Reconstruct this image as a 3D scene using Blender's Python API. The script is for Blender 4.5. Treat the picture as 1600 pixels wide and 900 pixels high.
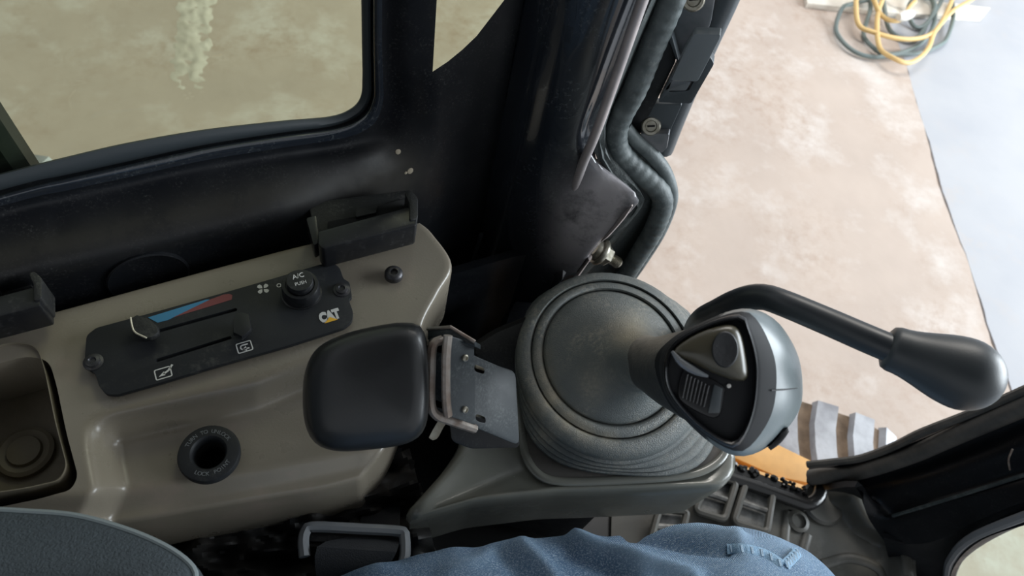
import bpy, bmesh, math, random
from mathutils import Vector as V, Matrix, noise
for o in list(bpy.data.objects): bpy.data.objects.remove(o)
random.seed(4)
SC = bpy.context.scene
COL = SC.collection
# ------------------------------------------------------------------ camera
CZ = 1.55                      # camera height over the concrete, metres
FPX = 1100.0                   # focal length in pixels of the 1600 wide frame
TAU = math.atan2(745, 1100)    # tilt from straight down
RHO = math.atan2(225, 710)     # roll
CAMP = V((0, 0, CZ))
_R0 = V((1, 0, 0)); _U0 = V((0, math.cos(TAU), math.sin(TAU))); FW = V((0, math.sin(TAU), -math.cos(TAU)))
RT = math.cos(RHO)*_R0 + math.sin(RHO)*_U0
UP = -math.sin(RHO)*_R0 + math.cos(RHO)*_U0
cd = bpy.data.cameras.new('camera'); cam = bpy.data.objects.new('camera', cd); COL.objects.link(cam)
cd.sensor_width = 36; cd.lens = 36*FPX/1600; cd.clip_start = .02
m = Matrix((RT, UP, -FW)).transposed().to_4x4(); m.translation = CAMP; cam.matrix_world = m
cd.dof.use_dof = True; cd.dof.focus_distance = .62; cd.dof.aperture_fstop = 9
SC.camera = cam
# ------------------------------------------------------------------ light
SC.view_settings.view_transform = 'Standard'; SC.view_settings.look = 'None'
SC.view_settings.gamma = 1; SC.view_settings.exposure = 0.0; SC.view_settings.use_curve_mapping = False
W = bpy.data.worlds.new('workshop_light'); SC.world = W; W.use_nodes = True
W.node_tree.nodes['Background'].inputs[0].default_value = (.90, .95, 1, 1)
W.node_tree.nodes['Background'].inputs[1].default_value = .68
def area(name, loc, target, size, power, col):
    l = bpy.data.lights.new(name, 'AREA'); l.shape = 'RECTANGLE'; l.size, l.size_y = size; l.energy = power; l.color = col
    o = bpy.data.objects.new(name, l); COL.objects.link(o); o.location = loc
    o.rotation_euler = (V(target)-V(loc)).to_track_quat('-Z', 'Y').to_euler()
area('workshop_door_daylight', (6.2, 2.4, 2.3), (.2, .4, .9), (4.5, 3.4), 820, (.86, .94, 1))
area('workshop_ceiling_lamp', (.5, 4.5, 4.6), (.3, 1.2, 0), (3, 1.2), 150, (1, .95, .88))

# ------------------------------------------------------------------ pixel -> place
def ray(u, v): return (u-800)*RT + (450-v)*UP + FPX*FW
def pz(u, v, z): d = ray(u, v); return CAMP + d*((z-CZ)/d.z)
def py(u, v, y): d = ray(u, v); return CAMP + d*(y/d.y)
def px(u, v, x): d = ray(u, v); return CAMP + d*(x/d.x)
def pd(u, v, dep): return CAMP + ray(u, v)*(dep/FPX)
WN = V((-.669, .743, 0)); WN.normalize(); WC = .475
def pn(u, v, off=0): d = ray(u, v); return CAMP + d*((WC-off)/WN.dot(d))
# ------------------------------------------------------------------ materials
MATS = {}
def mat(name, col, rough=.5, metal=0, col2=None, nscale=8, namt=.5, bump=0, bscale=200, dust=0, dustcol=(.16, .15, .13), dscale=60, spec=.5, coat=0, rvar=0, weave=0, blotch=None, wear_glint=None):
    m = bpy.data.materials.new(name); m.use_nodes = True; nt = m.node_tree; N = nt.nodes; L = nt.links
    b = N['Principled BSDF']; b.inputs['Roughness'].default_value = rough; b.inputs['Metallic'].default_value = metal
    b.inputs['Specular IOR Level'].default_value = spec; b.inputs['Coat Weight'].default_value = coat
    b.inputs['Base Color'].default_value = (*col, 1)
    tc = N.new('ShaderNodeTexCoord')
    def nz(scale, detail=4, rgh=.55):
        n = N.new('ShaderNodeTexNoise'); n.inputs['Scale'].default_value = scale; n.inputs['Detail'].default_value = detail
        n.inputs['Roughness'].default_value = rgh; L.new(tc.outputs['Object'], n.inputs['Vector']); return n.outputs['Fac']
    def ramp(f, a, b2):
        r = N.new('ShaderNodeMapRange'); r.inputs['From Min'].default_value = a; r.inputs['From Max'].default_value = b2
        L.new(f, r.inputs['Value']); return r.outputs['Result']
    def mix(f, a, b2):
        x = N.new('ShaderNodeMix'); x.data_type = 'RGBA'
        L.new(f, x.inputs[0])
        for s, c in ((6, a), (7, b2)):
            if isinstance(c, tuple): x.inputs[s].default_value = (*c, 1)
            else: L.new(c, x.inputs[s])
        return x.outputs[2]
    c = col
    if col2: c = mix(ramp(nz(nscale), .5-.25*namt-.02, .5+.25*namt), col, col2)
    if blotch: c = mix(ramp(nz(blotch[1], 5, .65), blotch[2], blotch[3]), c, blotch[0])
    if dust:
        f1 = ramp(nz(dscale, 6, .75), .56-.1*dust, .80-.1*dust)
        f2 = ramp(nz(dscale*.12, 3), .40, .72)
        k = N.new('ShaderNodeMath'); k.operation = 'MULTIPLY'; L.new(f1, k.inputs[0]); L.new(f2, k.inputs[1])
        c = mix(k.outputs[0], c, dustcol)
    if wear_glint:
        at = N.new('ShaderNodeAttribute'); at.attribute_name = 'wear_glint'
        k = N.new('ShaderNodeMath'); k.operation = 'MULTIPLY'; k.use_clamp = True; L.new(at.outputs['Fac'], k.inputs[0]); L.new(ramp(nz(34, 5, .7), .12, .5), k.inputs[1])
        c = mix(k.outputs[0], c, wear_glint)
    if not isinstance(c, tuple): L.new(c, b.inputs['Base Color'])
    if rvar:
        f = N.new('ShaderNodeMapRange'); L.new(nz(14, 5, .7), f.inputs['Value'])
        f.inputs['From Min'].default_value = .3; f.inputs['From Max'].default_value = .7
        f.inputs['To Min'].default_value = max(.03, rough-rvar); f.inputs['To Max'].default_value = rough+rvar; L.new(f.outputs['Result'], b.inputs['Roughness'])
    h = None
    if weave:
        w = N.new('ShaderNodeTexWave'); w.inputs['Scale'].default_value = weave; w.inputs['Distortion'].default_value = 1.5; w.inputs['Detail'].default_value = 2; w.inputs['Detail Scale'].default_value = 3
        mp = N.new('ShaderNodeMapping'); mp.inputs['Rotation'].default_value = (0, 0, .6); L.new(tc.outputs['Object'], mp.inputs['Vector']); L.new(mp.outputs['Vector'], w.inputs['Vector']); h = w.outputs['Fac']
    if bump:
        n = nz(bscale, 5, .6); h2 = n
        if h is not None:
            a = N.new('ShaderNodeMath'); a.operation = 'ADD'; L.new(n, a.inputs[0]); L.new(h, a.inputs[1]); h2 = a.outputs[0]
        bp = N.new('ShaderNodeBump'); bp.inputs['Strength'].default_value = bump; bp.inputs['Distance'].default_value = .002
        L.new(h2, bp.inputs['Height']); L.new(bp.outputs['Normal'], b.inputs['Normal'])
    MATS[name] = m; return m
def glass(name, tint, rough=.02):
    m = bpy.data.materials.new(name); m.use_nodes = True; nt = m.node_tree; N = nt.nodes; L = nt.links
    N.remove(N['Principled BSDF']); out = N['Material Output']
    t = N.new('ShaderNodeBsdfTransparent'); t.inputs[0].default_value = (*tint, 1)
    g = N.new('ShaderNodeBsdfGlossy'); g.inputs['Roughness'].default_value = rough
    f = N.new('ShaderNodeFresnel'); f.inputs[0].default_value = 1.45
    x = N.new('ShaderNodeMixShader'); ge = N.new('ShaderNodeNewGeometry'); mm = N.new('ShaderNodeMath'); mm.operation = 'SUBTRACT'; mm.use_clamp = True
    L.new(f.outputs[0], mm.inputs[0]); L.new(ge.outputs['Backfacing'], mm.inputs[1]); L.new(mm.outputs[0], x.inputs[0]); L.new(t.outputs[0], x.inputs[1]); L.new(g.outputs[0], x.inputs[2]); L.new(x.outputs[0], out.inputs[0])
    MATS[name] = m; return m
mat('black_paint', (.0060, .0068, .0085), .40, rvar=.12, dust=.3, dustcol=(.07, .07, .068), dscale=420, bump=.05, bscale=60, spec=.22, wear_glint=(.024, .0225, .020))
mat('post_paint', (.011, .014, .019), .20, rvar=.08, dust=.35, dustcol=(.11, .12, .12), dscale=260, bump=.05, bscale=40, coat=.6, wear_glint=(.36, .34, .35))  # the pale last tint stands for light reflected in the glossy paint
mat('dirty_flange', (.045, .055, .055), .6, dust=.9, dustcol=(.16, .18, .17), dscale=300, bump=.5, bscale=300)
mat('rubber_black', (.012, .013, .015), .55, bump=.2, bscale=300)
mat('worn_rubber', (.045, .046, .044), .6, col2=(.085, .08, .072), nscale=30, bump=.5, bscale=120)
mat('gasket', (.022, .028, .032), .5)
mat('seal_rubber', (.11, .13, .13), .55, col2=(.055, .068, .07), nscale=40, bump=.5, bscale=90, dust=.4, dustcol=(.25, .27, .26), dscale=150)
mat('console_beige', (.220, .194, .152), .30, col2=(.184, .161, .126), nscale=9, namt=1.2, bump=.06, bscale=500, blotch=((.25, .20, .165), 14, .56, .78), rvar=.06)
mat('tray_beige', (.22, .19, .14), .6, col2=(.13, .112, .08), nscale=16, bump=.15, bscale=120)
mat('pod_grey', (.15, .15, .13), .22, col2=(.12, .122, .108), nscale=12, bump=.05, bscale=400, rvar=.08)
mat('recess_brown', (.055, .050, .045), .7, dust=.9, dustcol=(.14, .12, .10), dscale=200)
mat('faceplate', (.012, .0135, .016), .55, spec=.35, dust=.3, dustcol=(.07, .07, .065), dscale=90, bump=.06, bscale=900)
mat('black_plastic', (.009, .0095, .011), .36, spec=.4, dust=.3, dustcol=(.07, .07, .07), dscale=160, rvar=.08)
mat('dusty_plastic', (.014, .0145, .015), .5, spec=.4, dust=.8, dustcol=(.08, .078, .07), dscale=320, bump=.2, bscale=400)
mat('pad_vinyl', (.013, .014, .015), .36, bump=.05, bscale=500)
mat('dirt_tan', (.22, .19, .14), .9)
mat('print_white', (.55, .55, .53), .6)
mat('print_yellow', (.72, .40, .03), .6)
mat('print_blue', (.035, .17, .30), .6)
mat('print_red', (.16, .04, .04), .6)
mat('void_black', (.003, .003, .003), .9)
mat('bright_edge', (.50, .46, .36), .35)
mat('screw_dark', (.05, .05, .055), .4, .6, dust=.6, dustcol=(.2, .17, .14), dscale=300)
mat('steel_dark', (.016, .022, .026), .5, .1, dust=.9, dustcol=(.11, .125, .125), dscale=420, rvar=.1)
mat('steel_worn', (.20, .15, .12), .45, .5, col2=(.33, .30, .27), nscale=60, bump=.2, bscale=300)
mat('zinc', (.42, .40, .34), .35, .7, col2=(.25, .23, .18), nscale=90, bump=.1, bscale=400)
mat('latch_metal', (.24, .24, .25), .35, .4, col2=(.15, .165, .175), nscale=30)
mat('bead_glare', (.58, .52, .51), .42, .6, col2=(.46, .42, .42), nscale=30)  # pale pinkish, stands for bright ground reflected in glossy black paint
mat('lever_face', (.15, .17, .18), .34, dust=.9, dustcol=(.18, .2, .2), dscale=200)
mat('crease_highlight', (.03, .04, .042), .4, dust=1.2, dustcol=(.16, .18, .17), dscale=120)  # the pale dust tint paints in light along the fold
mat('latch_black', (.055, .065, .072), .38, dust=.7, dustcol=(.1, .11, .11), dscale=200)
mat('boot_rubber', (.105, .118, .116), .38, dust=1.2, dustcol=(.30, .285, .235), dscale=300, bump=.5, bscale=900, rvar=.06, wear_glint=(.34, .30, .22))
mat('grip_rubber', (.17, .21, .22), .36, col2=(.11, .135, .145), nscale=24, namt=1.1, dust=.6, dustcol=(.03, .032, .035), dscale=60, bump=.05, bscale=300)
mat('neck_rubber', (.030, .034, .036), .42, dust=.8, dustcol=(.12, .11, .09), dscale=160, bump=.2, bscale=300, wear_glint=(.26, .235, .20))
mat('bezel_shade_rubber', (.012, .013, .015), .65, spec=.25)
mat('grip_black', (.007, .0075, .009), .3, spec=.3)
mat('grip_olive', (.055, .050, .034), .3)
mat('lever_steel', (.022, .027, .032), .38, rvar=.08)
mat('knob_plastic', (.030, .036, .040), .42, bump=.05, bscale=800)
mat('seat_fabric', (.036, .050, .060), .75, col2=(.026, .036, .044), nscale=420, namt=.8, bump=1.0, bscale=520)
mat('seat_piping', (.15, .18, .19), .6)
mat('webbing', (.018, .020, .024), .75, bump=.4, bscale=900)
mat('guide_grey', (.16, .17, .18), .5)
mat('black_cloth', (.022, .021, .020), .55, bump=.6, bscale=40, dust=.9, dustcol=(.15, .125, .10), dscale=30)
mat('jeans', (.075, .165, .32), .9, col2=(.17, .31, .50), nscale=20, namt=1.2, bump=.9, bscale=800, weave=330, blotch=((.56, .70, .84), 820, .48, .66), wear_glint=(.40, .58, .78))
mat('jeans_seam', (.20, .34, .50), .9, col2=(.30, .46, .62), nscale=300, bump=.8, bscale=900)
mat('jeans_light', (.34, .46, .58), .9, bump=.5, bscale=900)
mat('shoe', (.06, .045, .03), .6)
mat('mat_rubber', (.085, .082, .070), .45, col2=(.055, .054, .048), nscale=18, namt=1.0, dust=.5, dustcol=(.16, .155, .14), dscale=40, bump=.1, bscale=120)
mat('pedal_metal', (.10, .10, .095), .4, .3, col2=(.25, .25, .24), nscale=55, bump=.3, bscale=150)
mat('sill_black', (.012, .012, .012), .25)
mat('machine_orange', (.62, .33, .10), .45, col2=(.5, .27, .085), nscale=20)
mat('track_rubber', (.42, .43, .46), .55, col2=(.22, .22, .24), nscale=12, bump=.3, bscale=80)
mat('track_dirt', (.22, .155, .105), .85, col2=(.13, .09, .06), nscale=30, bump=.6, bscale=90)
mat('concrete_warm', (.51, .425, .366), .85, col2=(.43, .355, .306), nscale=3.2, namt=.9, bump=.55, bscale=24, dust=1.0, dustcol=(.36, .26, .20), dscale=22, blotch=((.57, .515, .475), 5, .5, .7))
mat('concrete_cool', (.43, .435, .455), .8, col2=(.38, .39, .42), nscale=2.5, bump=.2, bscale=30, dust=.4, dustcol=(.50, .42, .36), dscale=7)
mat('concrete_patch', (.50, .45, .39), .9, col2=(.60, .55, .49), nscale=18, bump=.6, bscale=50)
mat('joint_dirt', (.30, .20, .13), .9)
mat('cord_yellow', (.70, .48, .20), .5)
mat('cord_green', (.15, .19, .185), .5)
mat('plug_white', (.85, .83, .78), .5)
mat('board_white', (.80, .76, .68), .7, col2=(.68, .62, .54), nscale=14)
mat('cab_lining', (.06, .06, .062), .8)
glass('tinted_glass', (.765, .80, .70)); glass('front_glass', (.86, .93, .87))
# ------------------------------------------------------------------ mesh helpers
def thing(name, label, cat, loc, group=None, kind=None):
    o = bpy.data.objects.new(name, None); COL.objects.link(o); o.location = loc; o.empty_display_size = .03
    return tag(o, label, cat, group, kind)
def tag(o, label=None, cat=None, group=None, kind=None):
    for k, x in (('label', label), ('category', cat), ('group', group), ('kind', kind)):
        if x: o[k] = x
    return o
def wloc(o):
    p = V((0, 0, 0))
    while o: p += o.location; o = o.parent
    return p
def obj(name, vf, m, parent=None, smooth=True, origin=None, label=None, kind=None, flatang=None):
    """one mesh object out of world-space vertices"""
    vs, fs = vf
    vs = [V(p) for p in vs]
    base = wloc(parent) if parent else V((0, 0, 0))
    if parent is None or origin is not None:
        o0 = V(origin) if origin is not None else V((sum(p.x for p in vs)/len(vs), sum(p.y for p in vs)/len(vs), min(p.z for p in vs)))
        loc = o0-base
    else: loc = V((0, 0, 0))
    me = bpy.data.meshes.new(name); me.from_pydata([p-base-loc for p in vs], [], fs)
    bm = bmesh.new(); bm.from_mesh(me); bmesh.ops.recalc_face_normals(bm, faces=bm.faces)
    for f in bm.faces: f.smooth = smooth
    if smooth:
        a = flatang or .7
        for e in bm.edges:
            if len(e.link_faces) == 2 and e.calc_face_angle(0) > a: e.smooth = False
    bm.to_mesh(me); bm.free()
    o = bpy.data.objects.new(name, me); COL.objects.link(o); o.location = loc
    if parent: o.parent = parent
    for mm in (m if isinstance(m, (list, tuple)) else [m]): me.materials.append(MATS[mm])
    if label: o['label'] = label
    if kind: o['kind'] = kind
    return o
def join(*parts):
    vs, fs = [], []
    for a, b in parts:
        n = len(vs); vs += list(a); fs += [[i+n for i in f] for f in b]
    return vs, fs
def cr(pts, n, closed=False):
    """catmull-rom through pts, resampled to n even steps"""
    pts = [V(p) for p in pts]; L = len(pts); out = []
    segs = L if closed else L-1
    for i in range(segs):
        if closed: a, b, c, d = (pts[(i+k) % L] for k in (-1, 0, 1, 2))
        else: b, c = pts[i], pts[i+1]; a = pts[i-1] if i else b*2-c; d = pts[i+2] if i+2 < L else c*2-b
        for k in range(12):
            t = k/12
            out.append(.5*((2*b)+(c-a)*t+(2*a-5*b+4*c-d)*t*t+(3*b-a-3*c+d)*t**3))
    out.append(pts[0].copy() if closed else pts[-1].copy())
    return even(out, n, closed)
def even(out, n, closed=False):
    ds = [0]
    for i in range(1, len(out)): ds.append(ds[-1]+(out[i]-out[i-1]).length)
    res = []; j = 0; T = ds[-1]
    for k in range(n):
        s = T*k/(n if closed else n-1)
        while j < len(ds)-2 and ds[j+1] < s: j += 1
        f = 0 if ds[j+1] == ds[j] else (s-ds[j])/(ds[j+1]-ds[j])
        res.append(out[j].lerp(out[j+1], min(1, max(0, f))))
    return res
def lin(pts, n): return even([V(p) for p in pts], n)
def dens(rings, m):
    """more rings between rings, catmull-rom across"""
    out = []; L = len(rings)
    for i in range(L-1):
        for k in range(m):
            t = k/m; row = []
            for j in range(len(rings[0])):
                b, c = rings[i][j], rings[i+1][j]
                a = rings[i-1][j] if i else b*2-c; d = rings[i+2][j] if i+2 < L else c*2-b
                row.append(.5*((2*b)+(c-a)*t+(2*a-5*b+4*c-d)*t*t+(3*b-a-3*c+d)*t**3))
            out.append(row)
    out.append(rings[-1]); return out
def loft(rings, closed=False, cap0=False, cap1=False):
    n = len(rings[0]); vs = [p for r in rings for p in r]; fs = []
    for i in range(len(rings)-1):
        for j in range(n if closed else n-1):
            a, b = i*n+j, i*n+(j+1) % n
            fs.append([a, b, b+n, a+n])
    for flag, base in ((cap0, 0), (cap1, (len(rings)-1)*n)):
        if flag:
            c = sum((vs[base+j] for j in range(n)), V((0, 0, 0)))/n; vs.append(c); k = len(vs)-1
            for j in range(n): fs.append([base+j, base+(j+1) % n, k])
    return vs, fs
def sheet(rings, thick):
    """lofted sheet given real thickness along its normals"""
    nr, nc = len(rings), len(rings[0]); NR = []; tot = 0
    for i in range(nr):
        row = []
        for j in range(nc):
            du = rings[min(i+1, nr-1)][j]-rings[max(i-1, 0)][j]; dv = rings[i][min(j+1, nc-1)]-rings[i][max(j-1, 0)]
            n = du.cross(dv); n = n.normalized() if n.length > 1e-12 else V((0, 0, 0))
            tot += n.dot(CAMP-rings[i][j]); row.append(n)
        NR.append(row)
    sg = -1 if tot > 0 else 1
    back = [[p+n*(sg*thick) for p, n in zip(a, b)] for a, b in zip(rings, NR)]
    A = loft(rings); B = loft(back); vs = A[0]+B[0]; off = nr*nc
    fs = list(A[1])+[[k+off for k in f][::-1] for f in B[1]]
    idx = lambda i, j: i*nc+j
    bd = [idx(0, j) for j in range(nc)]+[idx(i, nc-1) for i in range(1, nr)]+[idx(nr-1, j) for j in range(nc-2, -1, -1)]+[idx(i, 0) for i in range(nr-2, 0, -1)]
    for k in range(len(bd)):
        a, b = bd[k], bd[(k+1) % len(bd)]; fs.append([a, a+off, b+off, b])
    return vs, fs
def tube(pts, rad, seg=10, n=None, flat=1.0, cap=True):
    pts = [V(p) for p in pts]
    if n: pts = cr(pts, n)
    L = len(pts); rings = []; prev = None
    for i, p in enumerate(pts):
        t = (pts[min(i+1, L-1)]-pts[max(i-1, 0)]).normalized()
        if prev is None:
            a = V((0, 0, 1)) if abs(t.z) < .9 else V((1, 0, 0)); prev = (a-t*a.dot(t)).normalized()
        prev = (prev-t*prev.dot(t)).normalized(); b = t.cross(prev)
        if callable(rad): r = rad(i/(L-1))
        else: r = rad
        rings.append([p+prev*(r*flat*math.cos(2*math.pi*k/seg))+b*(r*math.sin(2*math.pi*k/seg)) for k in range(seg)])
    return loft(rings, True, cap, cap)
def axes(ax):
    ax = V(ax).normalized(); a = V((0, 0, 1)) if abs(ax.z) < .9 else V((1, 0, 0)); u = (a-ax*a.dot(ax)).normalized()
    return u, ax.cross(u), ax
def lathe(prof, c, ax=(0, 0, 1), seg=28, cap0=True, cap1=True):
    u, w, a = axes(ax); c = V(c)
    rings = [[c+a*h+(u*math.cos(2*math.pi*k/seg)+w*math.sin(2*math.pi*k/seg))*r for k in range(seg)] for r, h in prof]
    return loft(rings, True, cap0, cap1)
def rpoly(pts, r, n=5, r_list=None):
    """2d polygon with rounded corners"""
    out = []; L = len(pts)
    for i in range(L):
        p = V(pts[i]); a = V(pts[i-1])-p; b = V(pts[(i+1) % L])-p
        rr = min(r_list[i] if r_list else r, a.length*.45, b.length*.45)
        A = p+a.normalized()*rr; B = p+b.normalized()*rr
        for k in range(n+1):
            t = k/n; out.append((1-t)**2*A+2*t*(1-t)*p+t*t*B)
    return out
def prism(out, thick, bev=0, nrm=None, seg=2):
    """planar outline (world points = visible face) given thickness away from the viewer, bevelled edges"""
    out = [V(p) for p in out]; c = sum(out, V((0, 0, 0)))/len(out)
    if nrm is None:
        nrm = V((0, 0, 0))
        for i in range(len(out)): nrm += (out[i]-c).cross(out[(i+1) % len(out)]-c)
        nrm.normalize()
        if nrm.dot(CAMP-c) < 0: nrm = -nrm
    bm = bmesh.new(); f = bm.faces.new([bm.verts.new(p) for p in out])
    r = bmesh.ops.extrude_face_region(bm, geom=[f]); top = [g for g in r['geom'] if isinstance(g, bmesh.types.BMVert)]
    for w in top: w.co -= nrm*thick
    bmesh.ops.recalc_face_normals(bm, faces=bm.faces)
    if bev:
        es = [e for e in bm.edges if len(e.link_faces) == 2 and any(len(q.verts) > 4 or len(bm.faces) < 8 for q in e.link_faces)]
        bmesh.ops.bevel(bm, geom=es, offset=bev, segments=seg, profile=.6, affect='EDGES', clamp_overlap=True)
    bm.verts.ensure_lookup_table(); bm.verts.index_update()
    vs = [w.co.copy() for w in bm.verts]; fs = [[w.index for w in q.verts] for q in bm.faces]; bm.free(); return vs, fs
def box(c, size, ex=(1, 0, 0), ey=(0, 1, 0), bev=0, seg=2):
    ex = V(ex).normalized(); ey = V(ey); ey = (ey-ex*ey.dot(ex)).normalized(); ez = ex.cross(ey); c = V(c)
    bm = bmesh.new(); bmesh.ops.create_cube(bm, size=1)
    for w in bm.verts: w.co = V((w.co.x*size[0], w.co.y*size[1], w.co.z*size[2]))
    if bev: bmesh.ops.bevel(bm, geom=list(bm.edges), offset=bev, segments=seg, profile=.6, affect='EDGES', clamp_overlap=True)
    bm.verts.index_update()
    vs = [c+ex*w.co.x+ey*w.co.y+ez*w.co.z for w in bm.verts]; fs = [[w.index for w in q.verts] for q in bm.faces]; bm.free(); return vs, fs
def polar(poly, c, n):
    """closed pixel outline resampled at even angles about c"""
    c = V(c); P = [V(p)-c for p in poly]; out = []
    for k in range(n):
        a = 2*math.pi*k/n; d = V((math.cos(a), math.sin(a))); best = 0
        for i in range(len(P)):
            p, q = P[i], P[(i+1) % len(P)]; e = q-p; den = d.x*(-e.y)+e.x*d.y
            if abs(den) < 1e-9: continue
            t = (p.x*(-e.y)+e.x*p.y)/den; s = (d.x*p.y-d.y*p.x)/den
            if t > 0 and -1e-6 <= s <= 1+1e-6: best = max(best, t)
        out.append(c+d*best)
    return out
def crc(poly, n=60): return [V((p.x, p.y)) for p in cr([V((a[0], a[1], 0)) for a in poly], n, True)]
def pillow(poly, steps, n=44, back=True):
    """rounded cushion: steps = (scale, depth) from the back edge to the crown, outline in pixels"""
    poly = crc(poly, 90); c = sum(poly, V((0, 0)))/len(poly); o = polar(poly, c, n)
    rings = [[pd(*(c+(p-c)*s), dep) for p in o] for s, dep in steps]
    return loft(rings, True, back, True)
def boolean(o, cutters):
    for vf in cutters:
        c = obj('cutter', vf, 'void_black', smooth=False)
        md = o.modifiers.new('b', 'BOOLEAN'); md.operation = 'DIFFERENCE'; md.solver = 'EXACT'; md.object = c
        bpy.context.view_layer.update(); dg = bpy.context.evaluated_depsgraph_get()
        me = bpy.data.meshes.new_from_object(o.evaluated_get(dg)); o.modifiers.clear(); old = o.data; o.data = me; bpy.data.meshes.remove(old)
        bpy.data.objects.remove(c)
def text(name, body, size, c, e1, nrm, m, parent, extr=.0002, offset=0, sx=1, spacing=1):
    cu = bpy.data.curves.new(name, 'FONT'); cu.body = body; cu.size = size; cu.extrude = extr; cu.offset = offset; cu.align_x = 'CENTER'; cu.align_y = 'CENTER'; cu.space_character = spacing; cu.resolution_u = 3
    t = bpy.data.objects.new(name, cu); COL.objects.link(t); bpy.context.view_layer.update()
    me = bpy.data.meshes.new_from_object(t.evaluated_get(bpy.context.evaluated_depsgraph_get()))
    bpy.data.objects.remove(t); bpy.data.curves.remove(cu)
    e1 = V(e1).normalized(); n = V(nrm).normalized(); e2 = n.cross(e1)
    vs = [V(c)+e1*(w.co.x*sx)+e2*w.co.y+n*w.co.z for w in me.vertices]; fs = [list(p.vertices) for p in me.polygons]
    bpy.data.meshes.remove(me)
    return obj(name, (vs, fs), m, parent, smooth=False)
def sm(a, b, x): t = min(1, max(0, (x-a)/(b-a))); return t*t*(3-2*t)
def interp(x, xs, ys):
    if x <= xs[0]: return ys[0]
    for i in range(len(xs)-1):
        if x <= xs[i+1]: return ys[i]+(ys[i+1]-ys[i])*(x-xs[i])/(xs[i+1]-xs[i])
    return ys[-1]
# ================================================================== SETTING: workshop floor
jp = [pz(1412, 100, 0), pz(1440, 190, 0), pz(1470, 290, 0), pz(1512, 400, 0), pz(1550, 540, 0), pz(1605, 690, 0)]
d0 = (jp[0]-jp[2]).normalized(); d1 = (jp[-1]-jp[-3]).normalized()
jl = [jp[0]+d0*8, jp[0]+d0*2]+jp+[jp[-1]+d1*2, jp[-1]+d1*8]
floor = obj('floor', box((0, 1, -.069), (20, 20, .12)), 'joint_dirt', smooth=False, kind='structure')
# camera-left slab and far slab, with a dirty joint between them
sidev = V((-d0.y, d0.x, 0))
if sidev.x > 0: sidev = -sidev
def wob(p, k): return p+V((noise.noise(p*3+V((k, 0, 0)))*.02+noise.noise(p*17+V((k*3, 0, 0)))*.006, noise.noise(p*4+V((0, k, 0)))*.015, 0))
jd = lin(jl, 420)
A = [wob(p+sidev*.003, 1) for p in jd]; B = [wob(p-sidev*.002, 1.15) for p in jd]
obj('slab', prism([V((a.x, a.y, 0)) for a in A]+[V((-9, -8, 0)), V((-9, 10, 0))], .06, nrm=V((0, 0, 1))), 'concrete_warm', floor, smooth=False, label='warm pinkish worn concrete slab')
obj('slab', prism([V((b.x, b.y, 0)) for b in B]+[V((9, -8, 0)), V((9, 10, 0))], .06, nrm=V((0, 0, 1))), 'concrete_cool', floor, smooth=False, label='paler bluish smooth concrete slab')
# rough, once-chipped strip seen through the tinted window
def patch_grid(cl, wid, nl, nw, amp, k):
    c = lin([pz(u, v, 0) for u, v in cl], nl); rows = []
    for i, p in enumerate(c):
        t = (c[min(i+1, nl-1)]-c[max(i-1, 0)]).normalized(); s = V((-t.y, t.x, 0)); row = []
        for j in range(nw):
            f = j/(nw-1)*2-1; e = (1-f*f)**.7*min(1, (nl-1-i)/30); q = p+s*(f*wid*(1+.22*noise.noise(p*7+V((k, f, 0)))))
            row.append(V((q.x, q.y, -.006+e*(.009+amp*noise.noise(q*24)+amp*.6*noise.noise(q*60)))))
        rows.append(row)
    return loft(rows)
obj('patch', patch_grid([(325, -130), (318, -40), (300, 60), (296, 120), (290, 200)], .075, 120, 26, .006, 2), 'concrete_patch', floor, label='rough chipped strip of concrete')
# ================================================================== SETTING: cab wall and window frame
NW = 90
G0 = [(-60, 287), (32, 265), (100, 248), (200, 225), (320, 204), (440, 190), (515, 183), (548, 171), (564, 152), (567, 120), (566, 50), (563, -70)]
G1 = [(-60, 318), (32, 292), (100, 275), (200, 252), (320, 226), (440, 207), (520, 197), (560, 181), (578, 155), (580, 120), (579, 50), (576, -70)]
G3 = [(-60, 330), (32, 301), (100, 286), (200, 265), (320, 239), (440, 220), (530, 205), (572, 186), (588, 157), (589, 120), (588, 50), (586, -70)]
G4 = [(-60, 352), (32, 326), (100, 311), (200, 289), (320, 262), (440, 242), (545, 226), (592, 205), (608, 165), (608, 120), (606, 50), (604, -70)]
G5 = [(-60, 392), (32, 365), (100, 350), (200, 326), (320, 297), (440, 272), (560, 252), (622, 236), (640, 185), (640, 120), (638, 50), (636, -70)]
G6 = [(-60, 440), (32, 424), (100, 408), (200, 386), (320, 358), (440, 332), (560, 312), (648, 300), (674, 220), (676, 125), (680, 50), (686, -70)]
G7 = [(-60, 600), (32, 580), (100, 560), (200, 530), (320, 495), (440, 465), (560, 450), (690, 640), (748, 372), (778, 225), (803, 80), (830, -80)]
def upto(p, v): k = (1160-v)/(1160-p[1]); return (575+(p[0]-575)*k, v)     # the same upright carried higher
def far(L, k=3): a, b = L[-2], L[-1]; return L+[(b[0]+(b[0]-a[0])*k, b[1]+(b[1]-a[1])*k)]
for G in (G0, G1, G3, G4, G5, G6, G7):
    G[-1] = upto(G[-1], -420); G[0] = (G[0][0]-180, G[0][1]+48)
def ring(G, offs):
    offs = offs if isinstance(offs, list) else [offs]*12
    P = [pn(u, v, o) for (u, v), o in zip(G, offs)]; out = []
    for i in range(11):
        b, c = P[i], P[i+1]; a = P[i-1] if i else b*2-c; d = P[i+2] if i < 10 else c*2-b
        for k in range(9): t = k/9; out.append(.5*((2*b)+(c-a)*t+(2*a-5*b+4*c-d)*t*t+(3*b-a-3*c+d)*t**3))
    return out+[P[-1]]
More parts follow.
